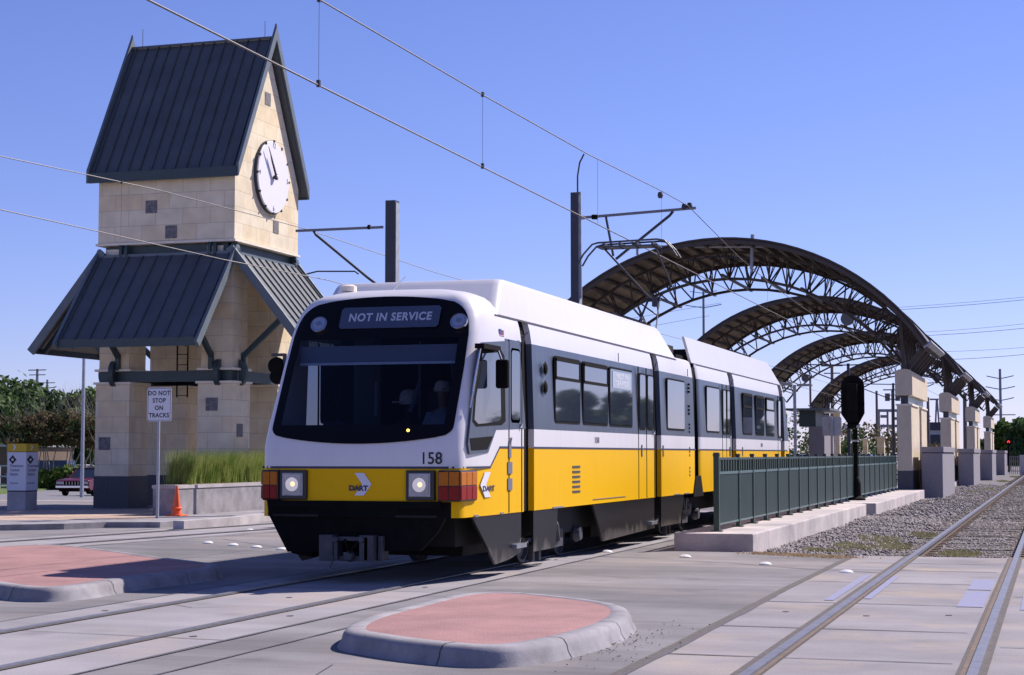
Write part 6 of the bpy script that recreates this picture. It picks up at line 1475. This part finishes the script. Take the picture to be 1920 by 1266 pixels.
# ================================================================== POLES, PYLONS, FAR THINGS
def pole(name, label, px, Y, pytop, r0, m='pole', arms=(), z0=-.3, cat='utility pole', group=None, extra=None):
    x = AY(px, 700, Y)[0]; zt_ = AY(px, pytop, Y)[1]; t = thing(name, label, cat, (x, Y, z0), group); mb = MB(); mb.tube([(x, Y, z0), (x, Y, zt_)], [r0 * 1.3, r0], m, 8); mb.build('pole', t)
    for (py, l, rr_, cv) in arms:
        z = AY(px, py, Y)[1]; mb = MB(); 
        if cv: mb.tube([(x - l, Y, z + cv), (x - l * .5, Y, z + cv * .3), (x, Y, z - cv * .3), (x + l * .5, Y, z + cv * .3), (x + l, Y, z + cv)], rr_, m, 5)
        else: mb.beam((x - l, Y, z), (x + l, Y, z), rr_ * 2, rr_ * 2, m)
        mb.build('crossarm', t)
    if extra: extra(t, x, Y)
    return t
pole('lamp_pole', 'tall thin pale lamp pole left of the tower', 157, 70, 640, .07, 'galv', cat='lamp pole', z0=-.5)
pole('utility_pole', 'single steel transmission pole under the largest arch', 1320, 300, 547, .2, 'pylon', [(549, 2.4, .06, .3), (576, 3.2, .08, .4)])
pole('transmission_pole', 'tall steel transmission pole at the right with three pairs of arms', 1875, 330, 692, .22, 'pylon', [(709, 2.4, .09, .4), (729, 2.6, .09, .4), (750, 2.4, .09, .4), (778, 2.6, .09, .0)])
pole('utility_pole', 'wooden pole with crossarm and transformers left of the nearest column', 1673, 210, 730, .16, 'pole', [(731, 1.1, .07, 0), (741, .7, .05, 0)], extra=lambda t, x, Y: [MB().lathe([(.3, 0), (.3, .9)], (x + s * .6, Y, AY(1673, 752, Y)[1]), 'pole', 10).build('transformer', t) for s in (-1, 1)])
pole('utility_pole', 'plain thin pole right of the rail signal', 1643, 200, 733, .13, 'pole')
pole('utility_pole', 'plain dark pole behind the gap between the first two columns', 1739, 190, 745, .14, 'pole')
pole('utility_pole', 'dark pole between the second and third columns', 1808, 200, 738, .2, 'pole')
pole('utility_pole', 'dark pole seen through the farthest arch', 1560, 195, 684, .16, 'pole', [(686, 1.2, .07, 0), (700, .9, .06, 0)])
pole('utility_pole', 'thin pole at the foot of the farthest arch', 1519, 205, 706, .12, 'pole')
pole('transmission_pole', 'distant pole with arms above the trees at the far left', 70, 420, 692, .35, 'pylon', [(694, 2.8, .14, 0), (703, 2.6, .12, 0), (718, 2.4, .12, 0)])
pole('transmission_pole', 'second distant pole with arms above the trees, left of the tower', 89, 440, 712, .3, 'pylon', [(718, 2.6, .12, 0), (727, 2.4, .12, 0)])
# substation frames behind the platform
t = thing('substation_frame', 'grey lattice gantry behind the railing between signal and column', 'gantry', at_px(1665, 220, -.3)); mb = MB()
for px in (1648, 1664, 1683): x, z = AY(px, 770, 220); mb.tube([(x, 220, -.3), (x, 220, z)], .14, 'pylon', 6)
for (a, b, py) in ((1645, 1684, 770), (1651, 1664, 781), (1672, 1684, 785), (1645, 1684, 799)):
    p, q = AY(a, py, 220), AY(b, py, 220); mb.beam((p[0], 220, p[1]), (q[0], 220, q[1]), .35, .35, 'pylon')
mb.build('frame', t)
t = thing('substation_frame', 'leaning twin leg gantry with stacked insulators between the first two columns', 'gantry', at_px(1752, 220, -.3)); mb = MB()
for a, b in (((1754, 800), (1756, 749)), ((1761, 800), (1757, 749))):
    p, q = AY(*a, 220), AY(*b, 220); mb.tube([(p[0], 220, p[1]), (q[0], 220, q[1])], .12, 'pylon', 6)
p, q = AY(1743, 749, 220), AY(1760, 749, 220); mb.beam((p[0], 220, p[1]), (q[0], 220, q[1]), .2, .2, 'pylon'); mb.build('frame', t)
mb = MB()
for py in (782, 790, 799): x, z = AY(1742, py, 220); mb.lathe([(.1, 0), (.3, .1), (.1, .25)], (x, 220, z), 'mast', 8)
mb.build('insulator', t)
# low grey building between first two columns
xa, za = AY(1739, 807, 200); xb, zb_ = AY(1775, 807, 200); t = thing('building', 'low grey flat roofed building between the first two columns', 'building', ((xa + xb) / 2, 203, -.3))
mb = MB(); mb.box(xa, xb, 200, 206, -.3, za, 'wallw'); mb.build('wall', t); mb = MB(); mb.box(xa - .3, xb + .3, 199.7, 206.3, za, za + .9, 'mast'); mb.build('roof', t)
mb = MB(); p = AY(1744, 822, 199.95); mb.box(p[0], p[0] + 1.1, 199.9, 200, p[1] - .7, p[1] + .4, 'mast'); mb.build('window', t)
# small platform building and shelter pillars behind the railing
x0_, z0_ = AY(1492, 770, 120); x1_, _ = AY(1545, 770, 120); t = thing('ticket_shelter', 'grey platform shelter with a thin flat roof right of the train tail', 'shelter', ((x0_ + x1_) / 2, 122, .2))
mb = MB(); mb.box(x0_ + (x1_ - x0_) * .45, x1_, 120, 124, .2, AY(1500, 800, 120)[1] , 'lgranite'); mb.box(x0_ + .2, x1_ - .6, 120.2, 123.8, AY(1500, 800, 120)[1], z0_, 'green'); mb.build('wall', t)  # granite wall below; dark upper box stands in for the shade under the roof
mb = MB(); mb.box(x0_ - .6, x1_ + .5, 119.2, 124.8, z0_, z0_ + .14, 'fascia'); mb.build('roof', t)
for i, (px, Y, w_, pyt) in enumerate(((1568, 128, .45, 775), (1651, 150, .6, 822), (1622, 150, .4, 826))):
    x, z = AY(px, pyt, Y); t = thing('stone_pillar', ['yellowish stone pillar with a flat slab roof left of the rail signal', 'short yellowish stone pillar left of the nearest column', 'short stone pillar right of the signal mast'][i], 'pillar', (x, Y, .1))
    mb = MB(); mb.box(x - w_ / 2, x + w_ / 2, Y, Y + w_, .0, z, 'stone'); mb.build('shaft', t); mb = MB(); mb.box(x - w_ * (1.9 if i == 0 else .8), x + w_ * (1.9 if i == 0 else .8), Y - .3, Y + w_ + .3, z, z + .14, 'trim'); mb.build('cap', t)
# sign seen from the back and white lamp post
sX, sZt = AY(1559, 782, 45.5); sZb = AY(1559, 817, 45.5)[1]; hw2 = (AY(1577, 800, 45.5)[0] - AY(1541, 800, 45.5)[0]) / 2
t = thing('road_sign', 'blank grey back of a square sign on a post left of the rail signal', 'road sign', (sX, 45.5, PZ)); mb = MB(); mb.box(sX - .03, sX + .03, 45.5, 45.56, PZ, sZt, 'galv'); mb.build('post', t)
mb = MB(); mb.prism([(a, 45.58, b) for a, b in rr(sX - hw2, sX + hw2, sZb, sZt, .04, 3)], (0, .006, 0), 'galv'); mb.build('sign_plate', t)
Yl = 76; p0 = AY(1492, 860, Yl); p1 = AY(1484, 722, Yl); t = thing('lamp_post', 'pale lamp post with flat twin heads just right of the train tail', 'lamp post', (p0[0], Yl, 0)); mb = MB(); mb.tube([(p0[0], Yl, 0), (p0[0] - .02, Yl, p1[1])], .07, 'galv', 10); mb.build('post', t)
mb = MB(); mb.box(p0[0] - 1.1, p0[0] - .1, Yl - .2, Yl + .2, p1[1] - .02, p1[1] + .1, 'galv'); mb.box(p0[0] + .1, p0[0] + .75, Yl - .2, Yl + .2, p1[1] - .06, p1[1] + .04, 'galv'); mb.build('lamp_head', t, bevel=.02)
# small fittings at the right end: red signal, gate, white wall
x, z = AY(1891, 829, 165); t = thing('railway_signal', 'small signal showing red beyond the last granite block', 'railway signal', (x, 165, -.2)); mb = MB(); mb.tube([(x, 165, -.2), (x, 165, z)], .09, 'matte', 8); mb.build('mast', t)
mb = MB(); mb.lathe([(.30, 0), (.30, .12)], (x, 165, z), 'matte', 16, 'Y'); mb.build('head', t); mb = MB(); mb.lathe([(.13, -.03), (.13, .0)], (x, 165, z), 'sigred', 12, 'Y'); mb.build('red_lens', t)
xa, za = AY(1912, 853, 150); t = thing('wall', 'short white wall at the right edge beyond the signal', 'wall', (xa + 3, 150, -.2)); mb = MB(); mb.box(xa, xa + 8, 150, 150.4, -.2, za, 'wallw'); mb.build('wall_face', t)
xa, za = AY(1893, 855, 152); xb, _ = AY(1911, 855, 152); t = thing('gate', 'grey metal gate between the red signal and the white wall', 'gate', ((xa + xb) / 2, 152, -.2)); mb = MB()
for k in range(6): mb.beam((xa + (xb - xa) * k / 5, 152, -.2), (xa + (xb - xa) * k / 5, 152, za), .05, .05, 'pylon')
for k in range(4): mb.beam((xa, 152, .1 + k * (za - .15) / 3), (xb, 152, .1 + k * (za - .15) / 3), .05, .05, 'pylon')
mb.build('bars', t)
# dark brick wall and rail fence at the far left
xa, za = AY(-60, 838, 104); xb, _ = AY(17, 838, 104); t = thing('brick_building', 'dark brick building at the far left edge behind the pylon', 'building', ((xa + xb) / 2, 106, -.7)); mb = MB(); mb.box(xa, xb, 104, 112, -.7, za, 'railside'); mb.build('wall', t); mb = MB(); mb.box(xa - .2, xb + .2, 103.7, 112.3, za, za + .15, 'galv'); mb.build('roof', t)
xa, za = AY(-40, 872, 92); xb, _ = AY(20, 872, 92); t = thing('fence', 'low grey rail fence at the far left edge', 'fence', ((xa + xb) / 2, 92, -.7)); mb = MB()
for k in range(4): x = xa + (xb - xa) * k / 3; mb.beam((x, 92, -.7), (x, 92, za), .08, .08, 'galv')
mb.build('post', t); mb = MB()
for f in (1, .55, .2): mb.beam((xa, 92, -.6 + f * (za + .55)), (xb, 92, -.6 + f * (za + .55)), .05, .08, 'galv')
mb.build('fence_rail', t)
# distant transmission wires running to the right edge
def PX(px, py, Y): x, z = AY(px, py, Y); return Vector((x, Y, z))
for i, (a, b) in enumerate((((1655, 574), (1990, 550)), ((1680, 577), (1990, 555)), ((1745, 618), (1990, 599)), ((1740, 625), (1990, 608)), ((1780, 655), (1990, 645)), ((1785, 670), (1990, 657)))):
    A, B = PX(*a, 260), PX(*b, 240); d = (A - B); A2 = B + d * 1.5
    pts = [B + (A2 - B) * k / 12 - Vector((0, 0, 1)) * 3.0 * (1 - ((k - 6) / 6) ** 2) * .12 for k in range(13)]
    wire('power_line', 'distant power line right of the canopies, ' + ['highest', 'second highest', 'third from the top', 'fourth from the top', 'second lowest', 'lowest'][i], pts, .035 if i % 2 else .025, 'power line', 'distant power lines', 'pylon')
for i, (a, b) in enumerate((((1180, 598), (1352, 568)), ((1225, 611), (1330, 592)))):
    wire('power_line', ['upper', 'lower'][i] + ' faint power line between the train roof and the second arch', [PX(*a, 300), PX(*b, 300)], .03, 'power line', 'faint power lines under the arch', 'pylon')
